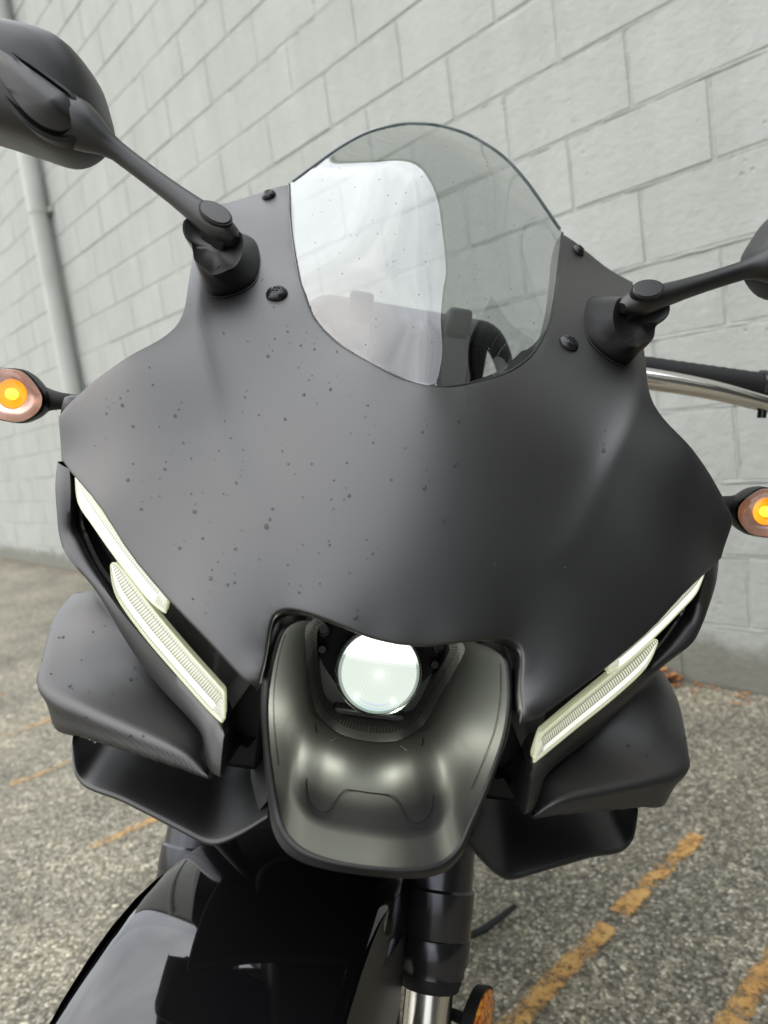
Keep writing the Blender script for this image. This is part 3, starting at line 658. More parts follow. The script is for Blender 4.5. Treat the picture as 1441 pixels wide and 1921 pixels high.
# --- daytime running lights, their housings and bezels
UPHI = [(.2041, .4646, .8519), (.1766, .4400, .8325), (.1557, .4239, .8176), (.1300, .4040, .8018), (.1275, .4030, .7954)]
UPLO = [(.2062, .4675, .8501), (.2017, .4647, .8354), (.1863, .4512, .8242), (.1651, .4333, .8100), (.1412, .4149, .7951), (.1281, .4043, .7909)]
LOHI = [(.1693, .4392, .8060), (.1634, .4359, .8040), (.1377, .4214, .7851), (.1131, .4043, .7701), (.0905, .3825, .7605), (.0869, .3785, .7585), (.0849, .3775, .7463)]
LOLO = [(.1706, .4401, .8043), (.1675, .4388, .7930), (.1609, .4359, .7832), (.1413, .4250, .7680), (.1181, .4098, .7544), (.0960, .3914, .7443), (.0862, .3800, .7427)]
def lamp(name, hi, lo, m, par, s, depth=.008, off=0, lens=True):
    n, k = 70, 11; a = sm(lo, n); b = sm(hi, n); rows, uv = [], []
    for j in range(k):
        v = j / (k - 1); L = a * (1 - v) + b * v; L = L + A([0, -.0022, .001]) * math.sin(math.pi * v) + A([0, off, 0])
        rows.append(L * [s, 1, 1]); uv += [(i / (n - 1), v) for i in range(n)]
    o = loft(name, rows, m, par, False, uv=uv)
    # clear moulded skirt
    ring = np.vstack([a, b[::-1]]) + A([0, off, 0]); c = ring.mean(0); out = ring - c
    big = ring + A([0, .0006, 0]); back = ring + A([0, depth, 0])
    loft('lens_skirt', [big * [s, 1, 1], back * [s, 1, 1]], CLEARL, o, True)
    tube('lens_bead', np.vstack([ring, ring[:1]]) * [s, 1, 1] + A([0, -.0002, 0]), .0008, CLEARL, o, 8)
    return o
CLEARL = mat('clear_lens_plastic', (.62, .64, .52), .08, 0, .6); bsdf(CLEARL).inputs['Transmission Weight'].default_value = .6; bsdf(CLEARL).inputs['Emission Color'].default_value = (.9, .92, .6, 1); bsdf(CLEARL).inputs['Emission Strength'].default_value = .25
BEZO = [(.2274, .4897, .8560), (.2245, .482, .842), (.2191, .4751, .8258), (.214, .4703, .8109), (.2048, .4618, .8006), (.1811, .4490, .7850), (.1580, .4363, .7626), (.1424, .4280, .7489), (.1244, .4165, .7381), (.1065, .4000, .7321), (.0973, .3890, .7290), (.0938, .3820, .7255), (.0910, .3760, .7207), (.0872, .3705, .7177), (.0816, .3655, .7180)]
BEZI = [(.2130, .4760, .8540), (.2100, .4740, .840), (.2076, .4734, .8183), (.2009, .4681, .8108), (.1860, .4560, .7970), (.1640, .4390, .7810), (.1413, .4260, .7665), (.1181, .4110, .7530), (.0960, .3925, .7432), (.0875, .3800, .7412), (.0832, .3715, .7385)]
for s in (-1, 1):
    dr = part('daytime_light')
    lamp('upper_lens', UPHI, UPLO, LAMP_UP, dr, s); lamp('lower_lens', LOHI, LOLO, LAMP_LO, dr, s)
    n = 60; top = sm([(.069, .356, .7735)] + DRL[1:], n) + A([0, .012, -.001]); top2 = top + A([0, .022, -.004]); bot = sm(BEZI[::-1], n) + A([0, .026, .004]); bot2 = sm(BEZI[::-1], n) + A([0, .008, 0])
    bot = bot[:60]; mid = (top2 + bot) / 2 + A([0, .012, 0])
    loft('housing', [L * [s, 1, 1] for L in (top, top2, mid, bot, bot2)], DARK, dr, False)
    # bezel with a rounded section
    n = 70; o_ = sm(BEZO, n); i_ = sm(BEZI, n); o_ = np.vstack([o_, o_[-1] + A([-.0012, .003, .0004]), o_[-1] + A([-.002, .03, .002])]); i_ = np.vstack([i_, i_[-1] + A([-.0012, .003, 0]), i_[-1] + A([-.002, .03, 0])]); bz = [i_ + A([0, .018, 0]), i_ + A([0, .0015, 0]), i_ * .93 + o_ * .07 + A([0, -.0006, 0])]
    for t_ in (.3, .5, .7): bz.append(i_ * (1 - t_) + o_ * t_ + A([0, -.0016 * math.sin(math.pi * t_), 0]))
    bz += [i_ * .05 + o_ * .95 + A([0, 0, 0]), o_ + A([0, .0016, 0]), o_ * 1.0 + A([0, .008, 0]), o_ + A([-.004, .026, .004])]
    loft('light_bezel', [L * [s, 1, 1] for L in bz], MATTE, bike, False, sharp=60)
    tube('inner_trim', sm([(.2070, .481, .838), (.2045, .4815, .820), (.1975, .475, .811), (.183, .462, .797), (.166, .449, .786)], 40) * [s, 1, 1], .0018, PIANO, dr, 8)

for s in (-1, 1): box('gap_filler', (s * .064 if s > 0 else -.100, .412, .700), (.100 if s > 0 else -.064, .44, .782), DARK, bike, .004)

# --- lower side panels (cheeks) under the bezels
VALC = [(.187, .4640, .7810), (.179, .4560, .7760), (.158, .4465, .7610), (.1424, .4385, .7475), (.1244, .4265, .7365), (.1065, .4095, .7300), (.0985, .3985, .7265), (.0950, .3900, .7225), (.0925, .3830, .7180), (.0895, .3770, .7155)]
BRK = [(.212, .500, .7660), (.2161, .4828, .7540), (.2083, .449, .7420), (.2010, .4260, .7298), (.1695, .408, .7272), (.1347, .392, .7255), (.1082, .3800, .7238), (.0975, .3760, .7205), (.0905, .3740, .7165)]
BOT = [(.212, .508, .7560), (.2130, .490, .7440), (.2030, .455, .7270), (.1881, .421, .7092), (.1652, .4060, .7112), (.1324, .389, .7140), (.1065, .3770, .7152), (.0950, .3725, .7148), (.0880, .3705, .7145)]
NC = 60
_v, _o, _b = smooth_curve(A(VALC), NC), smooth_curve(A(BRK), NC), smooth_curve(A(BOT), NC)
ctrl = [_v + A([.003, .010, .006]), _v + A([0, .0035, 0]), _v * .86 + _o * .14 + A([0, .0028, 0]), _v * .68 + _o * .32 + A([0, .0010, 0]), _v * .45 + _o * .55 + A([0, -.0012, 0]), _v * .2 + _o * .8 + A([0, -.0010, .0004]), _v * .06 + _o * .94 + A([0, -.0004, .0002]), _o * .85 + _b * .15 + A([.0006, -.0006, 0]), _o * .5 + _b * .5, _b * .92 + _o * .08, _b + A([-.0005, .0012, -.0006]), _b + A([-.002, .006, -.0004]), _b + A([-.012, .05, .006])]
ctrl = np.array(ctrl); NR = 46
cols = [smooth_curve(ctrl[:, j], NR) for j in range(NC)]
CHK = np.array(cols).transpose(1, 0, 2)           # rows x columns
for s in (-1, 1):
    loft('cheek_panel', [L * [s, 1, 1] for L in CHK], MATTE, bike, False, sharp=70)
    fl = sm(BEZO, 40) + A([-.010, .030, .004]); fl2 = _b[np.linspace(0, NC - 1, 40).astype(int)] + A([-.014, .05, .006])
    loft('inner_liner', [fl * [s, 1, 1], ((fl + fl2) / 2 + A([-.01, .03, 0])) * [s, 1, 1], fl2 * [s, 1, 1]], DARK, bike, False)

# --- winglets
WF = [(.1845, .450, .6935), (.1815, .4410, .6885), (.1745, .4270, .6825), (.1675, .4205, .6785), (.158, .4130, .6790), (.14, .4035, .6805), (.12, .3935, .6795), (.0995, .3840, .6775), (.086, .3785, .6760), (.0775, .3750, .6790), (.066, .3720, .6880), (.0545, .3720, .6980)]
WB = [(.1865, .520, .6985), (.1835, .515, .6970), (.176, .510, .6960), (.168, .505, .6950), (.158, .500, .6960), (.14, .490, .6970), (.12, .480, .6975), (.1, .470, .6980), (.088, .465, .6985), (.08, .460, .6990), (.07, .455, .7000), (.06, .450, .7020)]
for s in (-1, 1):
    n = 60; fr_ = sm(WF, n); bk = sm(WB, n); rows = []
    th = A([0, 0, -.0034])
    for t_ in (1, .75, .5, .3, .15, .06): rows.append(fr_ * (1 - t_) + bk * t_ + A([0, 0, .001 * math.sin(math.pi * t_)]))
    rows += [fr_ * .985 + bk * .015 + A([0, 0, -.0003]), fr_ + A([0, -.0007, -.0011]), fr_ + A([0, -.0008, -.0020]), fr_ + A([0, -.0003, -.0030])]
    for t_ in (.03, .15, .5, 1): rows.append(fr_ * (1 - t_) + bk * t_ + th * 1.1 + A([0, 0, .001 * math.sin(math.pi * t_)]))
    loft('winglet', [L * [s, 1, 1] for L in rows], PLASTIC, bike, False, sharp=70)
    # strut between winglet and chin
    loft('winglet_root', [A(P) * [s, 1, 1] for P in ([(.056, .378, .702), (.060, .41, .712), (.064, .45, .715)], [(.060, .380, .694), (.066, .41, .702), (.070, .45, .706)], [(.063, .390, .684), (.069, .415, .694), (.074, .45, .70)])], PLASTIC, bike, False)

# --- rear view mirrors
FOOT = [(.1696, .5688, 1.0073), (.1649, .5575, 1.0), (.157, .5413, .9895), (.1522, .5334, .9844), (.1461, .5296, .9829), (.1373, .5304, .9856), (.1278, .5362, .9927), (.1233, .5452, 1.0015), (.1252, .5657, 1.0172), (.1298, .5838, 1.0292), (.1356, .6, 1.0389), (.1429, .6113, 1.0446), (.1515, .6184, 1.047), (.1624, .6209, 1.0457), (.1707, .6121, 1.038), (.1741, .5945, 1.025)]
RIDGE = [(.1690, .5345, 1.0150), (.1616, .5174, 1.0021), (.1535, .5140, .9975), (.1480, .5118, .9938), (.1425, .5128, .9960), (.1385, .5140, .9990), (.1340, .5160, 1.0025), (.1312, .5192, 1.0108), (.1319, .5236, 1.0196), (.1346, .5274, 1.0269), (.1405, .5296, 1.0304), (.1477, .5304, 1.0320), (.1594, .5340, 1.0340), (.1700, .5380, 1.0350), (.1765, .5360, 1.0310), (.1755, .5340, 1.0220)]
OUTL = [(.238, 1.085), (.243, 1.103), (.252, 1.126), (.268, 1.144), (.298, 1.1495), (.33, 1.147), (.362, 1.141), (.386, 1.129), (.395, 1.108), (.388, 1.085), (.362, 1.0725), (.32, 1.0685), (.29, 1.064), (.264, 1.061), (.248, 1.069)]
OUTL = [(.044 + (x - .044) * 1.036, .909 + (z - .909) * 1.036) for x, z in OUTL]
OUTL = [(x, z - .24 * max(0, z - 1.11)) for x, z in OUTL]
for s in (-1, 1):
    mp_ = part('mirror'); S = A([s, 1, 1.])
    dx = A([.004, 0, .002]) if s < 0 else A([.006, .004, -.004])
    ft = smooth_curve(FOOT, 56, True); rg = smooth_curve(RIDGE, 56, True); cen = rg.mean(0)
    loops = [ft + A([0, .004, 0]), ft + A([0, -.001, 0]), ft * .62 + rg * .38 + A([0, -.002, 0]), ft * .25 + rg * .75 + A([0, -.0015, 0]), ft * .05 + rg * .95, rg + A([0, .0004, .0006]), rg * .9 + cen * .1 + A([0, .0012, 0]), rg * .74 + cen * .26 + A([0, .0045, -.001]), rg * .3 + cen * .7 + A([0, .0055, -.001])]
    mount = loft('mount', [L * S for L in loops], PLASTIC, mp_, True, (False, True), sharp=70)
    gk = [ft * 1.035 - ft.mean(0) * .035 + A([0, .004, 0]), ft * 1.03 - ft.mean(0) * .03 + A([0, -.0012, 0]), ft * 1.0 + A([0, -.0016, 0])]
    loft('gasket', [L * S for L in gk], RUBBER, mount, True)
    lathe('mount_bolt', A([.1432, .5215, .9995]) * S, A([0, -.8, .45]), [(-.004, .0042), (.0008, .0042), (.0012, .0036), (.0002, .003), (.0002, .0001)], BOLT, mount, 20)
    # stalk: flattened paddle at the pivot, slim arm, flared neck at the housing
    path = A([(.1375, .5255, 1.0215), (.1405, .527, 1.0235), (.1460, .5285, 1.0265), (.1520, .530, 1.0300), (.1600, .5325, 1.0345), (.1700, .535, 1.0400), (.1830, .5380, 1.0470), (.2000, .5410, 1.0560), (.2150, .5430, 1.0640), (.2270, .5440, 1.0705), (.2360, .5440, 1.0745), (.2450, .5440, 1.0785), (.2540, .5450, 1.0825), (.2640, .5470, 1.0860), (.2720, .550, 1.0880)]) + dx * np.linspace(.0, 1, 15)[:, None]
    rad = [.0045, .0085, .0108, .0115, .0110, .0098, .0082, .0072, .0068, .0070, .0090, .0135, .0165, .0175, .0160]
    st = tube('stalk', path * S, rad, PLASTIC, mp_, 28, True, [.8, .85, .85, .85, .85, .85, .9, .95, 1, 1, 1, 1, 1, 1, 1])
    pn = A([-.25, -.55, .80]); pn /= np.linalg.norm(pn)
    # pivot cap lying on the upper face of the paddle
    c = A([.1525, .5212, 1.0368]); e1 = path[6] - path[1]; e1 /= np.linalg.norm(e1); pn = A([.0, -.80, .60]); pn -= e1 * (pn @ e1); pn /= np.linalg.norm(pn); e2 = np.cross(pn, e1)
    a = np.linspace(0, 2 * np.pi, 36, endpoint=False)
    cp = [c + pn * h_ + (np.cos(a)[:, None] * e1 * .0120 + np.sin(a)[:, None] * e2 * .0078) * k for h_, k in ((-.004, 1.0), (.0002, 1.0), (.0009, .95), (.0011, .6), (.0011, .05))]
    loft('pivot_cap', [L * S for L in cp], PLASTIC, st, True, (False, True), 30)
    gr = [c + pn * h_ + (np.cos(a)[:, None] * e1 * .0120 + np.sin(a)[:, None] * e2 * .0078) * k for h_, k in ((-.004, 1.09), (-.0001, 1.09), (-.0001, .98))]
    loft('cap_groove', [L * S for L in gr], RUBBER, st, True)
    # pivot block under the paddle
    pb = A([.1500, .5300, 1.0265]); pv = np.cross(e1, e2); pv = pv if pv[2] < 0 else -pv
    box('pivot_block', (-.0105, -.0075, -.002), (.0115, .0075, .0135), DARK, st, .002, lambda q: (pb + e1 * q[0] + e2 * q[1] + pv * q[2]) * S)
    # housing shell
    ol = smooth_curve([(x, .56, z) for x, z in OUTL], 72, True) + dx; hc = ol.mean(0)
    loops = []
    for k, y in ((.90, .600), (.985, .598), (1.0, .592), (1.0, .573), (.988, .561), (.955, .551), (.89, .5440), (.77, .5395), (.58, .5365), (.38, .5350), (.2, .5343), (.03, .5340)):
        L = hc + (ol - hc) * [k, 1, k]; L[:, 1] = y + .10 * np.maximum(0, L[:, 0] - .30) ** 1.2; loops.append(L)
    hs_ = loft('housing', [L * S for L in loops], PLASTIC, mp_, True, (True, True), 50)
    # raised teardrop boss with a shadow groove round it, where the neck enters
    td = smooth_curve([(.2500, 0, 1.0790), (.2560, 0, 1.0940), (.2680, 0, 1.1015), (.2900, 0, 1.1120), (.3150, 0, 1.1225), (.3190, 0, 1.1200), (.3120, 0, 1.1080), (.2980, 0, 1.0920), (.2840, 0, 1.0790), (.2700, 0, 1.0720), (.2570, 0, 1.0715)], 60, True) + dx; tcn = A([.2660, 0, 1.0870]) + dx
    def ty(L, y): Q = L.copy(); Q[:, 1] = y; return Q
    bo = [ty(tcn + (td - tcn) * 1.0, .552), ty(tcn + (td - tcn) * .98, .5340), ty(tcn + (td - tcn) * .93, .5305), ty(tcn + (td - tcn) * .6, .5270), ty(tcn + (td - tcn) * .3, .5240), ty(tcn + (td - tcn) * .05, .5225)]
    for L in bo: L[:, 1] += dx[1] + .18 * np.maximum(0, L[:, 0] - .29)
    loft('boss', [L * S for L in bo], PLASTIC, hs_, True, (False, True), 40)
    gv2 = [ty(tcn + (td - tcn) * 1.34, .5440), ty(tcn + (td - tcn) * 1.30, .5345), ty(tcn + (td - tcn) * 1.14, .5330), ty(tcn + (td - tcn) * .95, .5365)]
    for L in gv2: L[:, 1] += dx[1] + .18 * np.maximum(0, L[:, 0] - .29)
    loft('boss_groove', [L * S for L in gv2], DARK, hs_, True)
    GL = mat('mirror_glass', (.8, .82, .82), .02, 1.0)
    L = hc + (ol - hc) * [.88, 1, .88]; L[:, 1] = .6006 + .10 * np.maximum(0, L[:, 0] - .30) ** 1.2; mesh('glass', L * S, [tuple(range(72))], GL, mp_)

# --- turn signals
SIGL = clear_mat('smoked_signal_lens', (.97, .88, .84), 1.5)
AMB = bpy.data.materials.new('amber_bulb'); AMB.use_nodes = True; bsdf(AMB).inputs['Base Color'].default_value = (1, .5, .05, 1); bsdf(AMB).inputs['Emission Color'].default_value = (1, .55, .03, 1); bsdf(AMB).inputs['Emission Strength'].default_value = 3.5
AMBR = bpy.data.materials.new('amber_reflector'); AMBR.use_nodes = True; bsdf(AMBR).inputs['Base Color'].default_value = (.9, .34, .03, 1); bsdf(AMBR).inputs['Roughness'].default_value = .2; bsdf(AMBR).inputs['Emission Color'].default_value = (1, .36, .01, 1); bsdf(AMBR).inputs['Emission Strength'].default_value = .3
REFL = mat('signal_reflector', (.82, .70, .66), .22, .6)
SO = [(.2585, .8920), (.2612, .8995), (.2740, .9108), (.2880, .9110), (.3030, .9080), (.3140, .8985), (.3160, .8900), (.3060, .8790), (.2850, .8745), (.2715, .8755), (.2612, .8835)]
for s in (-1, 1):
    S = A([s, 1, 1.]); ts = part('turn_signal')
    ol = smooth_curve([(x, .53, z) for x, z in SO], 56, True); c = ol.mean(0)
    sh = lambda k, y: (c + (ol - c) * [k, 1, k]) * [1, 0, 1] + A([0, y, 0])
    loft('lens', [L * S for L in (sh(1, .540), sh(1.0, .533), sh(.97, .528), sh(.90, .5245), sh(.7, .5225), sh(.3, .5215), sh(.04, .5212))], SIGL, ts, True, (False, True), 60)
    loft('housing', [L * S for L in (sh(1.02, .5375), sh(1.03, .545), sh(.95, .556), sh(.7, .566), sh(.35, .572), sh(.04, .573))], PLASTIC, ts, True, (False, True), 60)
    loft('reflector', [L * S for L in (sh(.97, .536), sh(.75, .541), sh(.5, .545), sh(.04, .546))], REFL, ts, True, (False, True), 60)
    bc = A([.2790, .5340, .8938]) * S
    lathe('cup', bc + A([0, .004, 0]), (0, -1, .05), [(0, .004), (.001, .0075), (.004, .0100), (.0052, .0105), (.0052, .0098), (.0025, .0070), (.0015, .004)], AMBR, ts, 36)
    lathe('bulb', bc + A([0, .003, 0]), (0, -1, .05), [(0, .0030), (.003, .0040), (.006, .0039), (.0085, .0024), (.0092, .0003)], AMB, ts, 24)
    tube('stalk', A([(.2700, .556, .893), (.2600, .552, .8935), (.2520, .550, .8940), (.2420, .552, .8940), (.2280, .560, .8930)]) * S, [.0105, .0078, .0062, .0064, .0078], RUBBER, ts, 20)
    lathe('stalk_base', A([.2460, .5400, .8900]) * S, A([-s, .25, -.1]), [(0, .0075), (.004, .0105), (.014, .0125), (.03, .0135)], PLASTIC, ts, 28)
    pl = bpy.data.lights.new('signal_glow', 'POINT'); po = bpy.data.objects.new('signal_glow', pl); COL.objects.link(po); po.parent = ts; pl.energy = .006; pl.color = (1, .36, .04); pl.shadow_soft_size = .003; po.location = bc + A([0, -.008, 0])

# --- instruments behind the screen
ds = part('instrument_stay')
def bar(name, x0, x1, y0, y1, z0, z1, m, b=.003): return box(name, (x0, y0, z0), (x1, y1, z1), m, ds, b)
bp_ = sm([(-.112, .745, .985), (-.100, .728, 1.004), (-.084, .718, 1.020), (-.062, .715, 1.0225), (0, .715, 1.0225), (.062, .715, 1.0225), (.084, .718, 1.020), (.100, .728, 1.004), (.112, .745, .985)], 60)
tube('cross_bar', bp_ + A([0, .004, -.006]), .0070, GREY, ds, 14, True, 2.2)
for s in (-1, 1):
    bar('clamp', s * .047 - .0115, s * .047 + .0115, .698, .728, 1.006, 1.034, GREY, .004)
    L = [A([(s * .047 - w_, y_, z_), (s * .047 + w_, y_, z_), (s * .047 + w_, y_ + .02, z_), (s * .047 - w_, y_ + .02, z_)]) for w_, y_, z_ in ((.011, .702, 1.008), (.013, .690, .985), (.010, .676, .955), (.005, .66, .935))]
    loft('stay_leg', L, GREY, ds, True, (True, True))
box('display', (-.085, .735, .965), (.085, .77, 1.016), DARK, ds, .006)
box('inner_tray', (-.105, .60, .930), (.105, .78, .936), DARK, ds, .002)
_s = A([(x, z) for x, z in srim if z < 1.03]); _s = np.vstack([_s[::-1] * [-1, 1], _s[1:]]); _y = FN(_s[:, 0], _s[:, 1])
loft('inner_cowl', [np.c_[_s[:, 0] * k, np.maximum(_y + .006, yb) if yb else _y + .006, np.minimum(_s[:, 1], zt_)] for k, yb, zt_ in ((.99, 0, 2), (.97, .56, .985), (.95, .66, .965), (.93, .80, .96))], DARK, bike, False)

# --- handlebar, grip and lever (right in the picture)
ha = part('handlebar')
gp = A([(.235, .800, 1.0170), (.300, .795, 1.0180), (.360, .790, 1.0190), (.398, .787, 1.0195)])
tube('grip', np.vstack([gp[0] + (gp[-1] - gp[0]) * t for t in np.linspace(0, 1, 30)]), .0158 + .0006 * (np.arange(30) % 2), RUBBER, ha, 24)
ax = gp[-1] - gp[0]; lathe('bar_end', gp[-1], ax, [(-.004, .0185), (.000, .0195), (.004, .0185), (.005, .014), (.010, .014), (.012, .0165), (.020, .0165), (.024, .0135)], ANOD, ha, 28)
lv_ = sm([(.225, .752, 1.0030), (.270, .745, 1.0035), (.320, .742, 1.0025), (.370, .744, .9990), (.420, .750, .9955), (.455, .757, .9935)], 40)
tube('lever', lv_, np.linspace(.0125, .0075, 40), CHROME, ha, 20, True, .95)
lathe('lever_ball', lv_[-1], lv_[-1] - lv_[-3], [(-.004, .008), (.002, .0105), (.008, .0105), (.013, .006), (.014, .0005)], CHROME, ha, 20)
tube('lever_adjuster', [(.380, .744, .992), (.381, .744, .983)], .0045, BOLT, ha, 12)
tube('bar', [(.0, .86, .955), (.12, .83, .975), (.24, .80, .9995)], .012, ANOD, ha, 16)
box('switch_block', (.205, .775, .970), (.245, .83, 1.015), PLASTIC, ha, .006)

# --- front end: fork, fender, wheel, turned a little towards the left of the picture
TH = math.radians(18); RK = math.radians(24); AP = A([0, .66, .60]); uA = A([0, math.sin(RK), math.cos(RK)]); vA = A([0, -math.cos(RK), math.sin(RK)])
def steer(P):
    P = np.atleast_2d(np.asarray(P, float)) - AP; x = P[:, 0]; v = P @ vA; u = P @ uA
    x2 = x * math.cos(TH) - v * math.sin(TH); v2 = x * math.sin(TH) + v * math.cos(TH)
    return AP + np.outer(x2, [1, 0, 0]) + np.outer(v2, vA) + np.outer(u, uA)
def legp(s, d, v=.055, x=.107): return steer(AP + A([s * x, 0, 0]) + vA * v - uA * d)[0]
for s in (-1, 1):
    fk = part('fork_leg')
    tube('outer_tube', [legp(s, d) for d in (-.25, -.1, 0, .05, .090)], .0272, ANOD, fk, 36)
    lathe('tube_collar', legp(s, .090), legp(s, .2) - legp(s, .090), [(-.004, .0273), (-.002, .0292), (.016, .0292), (.018, .0284), (.030, .0290), (.031, .0284), (.032, .0290), (.048, .0286), (.053, .0262), (.058, .0262), (.058, .019)], ANOD, fk, 36)
    lathe('dust_seal', legp(s, .148), legp(s, .2) - legp(s, .148), [(-.002, .0235), (.004, .0245), (.010, .0225), (.011, .018)], RUBBER, fk, 32)
    tube('stanchion', [legp(s, d) for d in (.145, .2, .29)], .0188, STEEL, fk, 32)
    tube('axle_lug', [legp(s, d) for d in (.25, .29, .34, .37)], [.022, .024, .024, .02], ANOD, fk, 24)
WC = AP + vA * .055 - uA * .372
fw = part('front_wheel')
def ringmesh(name, prof, m, n=72, par=fw):
    loops = []
    for k in range(n):
        a = 2 * math.pi * k / n; d = A([0, -math.cos(a), math.sin(a)]); loops.append(steer([WC + d * r + A([x, 0, 0]) for x, r in prof]))
    loops.append(loops[0]); return loft(name, loops, m, par, True, sharp=40)
a = np.linspace(0, 2 * np.pi, 24, endpoint=False)
ringmesh('tyre', [(.055 * math.cos(t), .242 + .048 * math.sin(t) * (1 if math.sin(t) > 0 else .6)) for t in a], RUBBER)
ringmesh('rim', [(-.035, .222), (.035, .222), (.04, .205), (0, .198), (-.04, .205)], ANOD)
ringmesh('brake_disc', [(.058, .14), (.062, .14), (.062, .10), (.058, .10)], STEEL, 48)
for k in range(5):
    t = 2 * math.pi * k / 5; d = A([0, -math.cos(t), math.sin(t)]); tube('spoke', steer([WC + d * .03, WC + d * .21]), .014, ANOD, fw, 10)
# fender
fe = part('front_fender')
def fend(prof, angs, m, name, par):
    loops = []
    for ang, kx, dr in angs:
        t = math.radians(ang); d = A([0, -math.cos(t), math.sin(t)]); loops.append(steer([WC + d * (r + dr) + A([x * kx, 0, 0]) for x, r in prof]))
    return loft(name, loops, m, par, False, sharp=45)
fp = sm([(-.088, .240, 0), (-.089, .265, 0), (-.087, .285, 0), (-.081, .2975, 0), (-.060, .3045, 0), (-.02, .309, 0), (.02, .309, 0), (.060, .3045, 0), (.081, .2975, 0), (.087, .285, 0), (.089, .265, 0), (.088, .240, 0)], 60)[:, :2]
fend(fp, [(a_, .55 + .45 * min(1, (a_ + 12) / 45) if a_ < 33 else 1, 0 if a_ > -5 else -.004) for a_ in list(range(-12, 128, 4))], GLOSS, 'shell', fe)
for s in (-1, 1):
    pr = [(s * .084, .300), (s * .088, .285), (s * .090, .255), (s * .089, .22), (s * .086, .20)]
    fend(pr, [(a_, 1, -.02 * ((a_ - 80) / 30) ** 2) for a_ in range(52, 112, 5)], PLASTIC, 'side_arm', fe)
# reflector on the fork
rc = legp(1, .185, .03, .150); rax = steer(AP + A([1, 0, 0]))[0] - AP; rax = rax / np.linalg.norm(rax); rax = rax * .96 + A([0, -.28, 0]); rax /= np.linalg.norm(rax)
rf = part('reflector'); lathe('backing', rc - rax * .012, rax, [(-.006, .008), (0, .0265), (.008, .0285), (.0095, .0285)], RUBBER, rf, 40)
RFM = mat('amber_reflector_disc', (.75, .20, .01), .15, 0, .6); _v = nn(RFM.node_tree, 'ShaderNodeTexVoronoi'); _v.inputs['Scale'].default_value = 420; _c = nn(RFM.node_tree, 'ShaderNodeTexCoord'); RFM.node_tree.links.new(_c.outputs['Object'], _v.inputs['Vector'])
RFM.node_tree.links.new(ramp(RFM, _v.outputs['Color'], [(.1, (.40, .07, .0)), (.5, (.8, .22, .01)), (.9, (.95, .42, .04))]).outputs[0], bsdf(RFM).inputs['Base Color'])
lathe('disc', rc - rax * .0035, rax, [(0, .0262), (.002, .0262), (.0035, .024), (.004, .012), (.0041, .0003)], RFM, rf, 40)
tube('stay', [rc - rax * .015, rc - rax * .03, legp(1, .19, .05, .115)], .005, RUBBER, rf, 10)
tube('brake_hose', smooth_curve([legp(-1, -.12, .07, .06), legp(-1, 0, .085, .07), legp(-1, .08, .08, .085), legp(-1, .2, .05, .12)], 30), .0042, RUBBER, bike, 10)
tube('wire_loom', smooth_curve([(-.06, .56, .71), (-.075, .58, .66), (-.065, .60, .62), (-.03, .61, .60)], 24), .005, RUBBER, bike, 10)

box('fender_sky_block', (-.135, .455, .655), (.135, .80, .668), DARK, bike, .004)  # added dark panel, blocks the sky reflection on top of the fender
# --- body behind the nose (mostly hidden) and side stand
loft('radiator_cowl', [A([(x, y, z) for x, z in ((-.16, .80), (-.12, .62), (-.1, .45), (.1, .45), (.12, .62), (.16, .80))]) for y in (.74, .95, 1.2)], DARK, bike, False)
box('radiator', (-.13, .72, .46), (.13, .745, .74), DARK, bike, .004)
bodyl = []
for y, w_, z0, z1 in ((.70, .10, .86, .93), (.85, .13, .80, .95), (1.05, .15, .76, .97), (1.25, .12, .74, .90), (1.5, .11, .74, .84), (1.8, .07, .80, .90), (2.0, .04, .86, .92)):
    t = np.linspace(0, 2 * np.pi, 24, endpoint=False); bodyl.append(np.c_[w_ * np.sign(np.cos(t)) * np.abs(np.cos(t)) ** .7, np.full(24, y), (z0 + z1) / 2 + (z1 - z0) / 2 * np.sign(np.sin(t)) * np.abs(np.sin(t)) ** .7])
loft('tank_and_tail', bodyl, MATTE, bike, True, (True, True), 60)
for s in (-1, 1):
    loft('flank_fairing', [A([(s * x, y, z) for y, z in ((.60, .84), (.8, .80), (1.05, .74), (1.25, .66))]) if k == 0 else A([(s * (x), y, z) for y, z in ys]) for k, (x, ys) in enumerate(((.19, None), (.20, ((.64, .74), (.8, .68), (1.0, .60), (1.2, .54))), (.15, ((.70, .60), (.8, .52), (1.0, .42), (1.15, .38))), (.10, ((.76, .50), (.85, .40), (1.0, .34), (1.1, .32)))))], MATTE, bike, False)
rw = part('rear_wheel'); RWC = A([0, 1.83, .30])
def rring(name, prof, m):
    L = []
    for k in range(61):
        t = 2 * math.pi * k / 60; d = A([0, -math.cos(t), math.sin(t)]); L.append(A([RWC + d * r + A([x, 0, 0]) for x, r in prof]))
    loft(name, L, m, rw, True, sharp=40)
rring('tyre', [(.07 * math.cos(t), .245 + .055 * math.sin(t)) for t in a], RUBBER); rring('rim', [(-.045, .20), (.045, .20), (.05, .185), (-.05, .185)], ANOD)
box('swingarm', (-.09, 1.2, .30), (-.06, 1.83, .36), ANOD, bike, .006); box('swingarm', (.06, 1.2, .30), (.09, 1.83, .36), ANOD, bike, .006)
box('engine', (-.13, .85, .25), (.13, 1.3, .62), DARK, bike, .02)
Bi = np.linalg.inv(np.array(BM))
def w2l(p): return (Bi @ np.r_[p, 1])[:3]
sst = part('side_stand')
tube('leg', [w2l(p) for p in ((.60, -1.40, .34), (.72, -1.30, .17), (.815, -1.215, .028))], [.008, .006, .005], RUBBER, sst, 14)
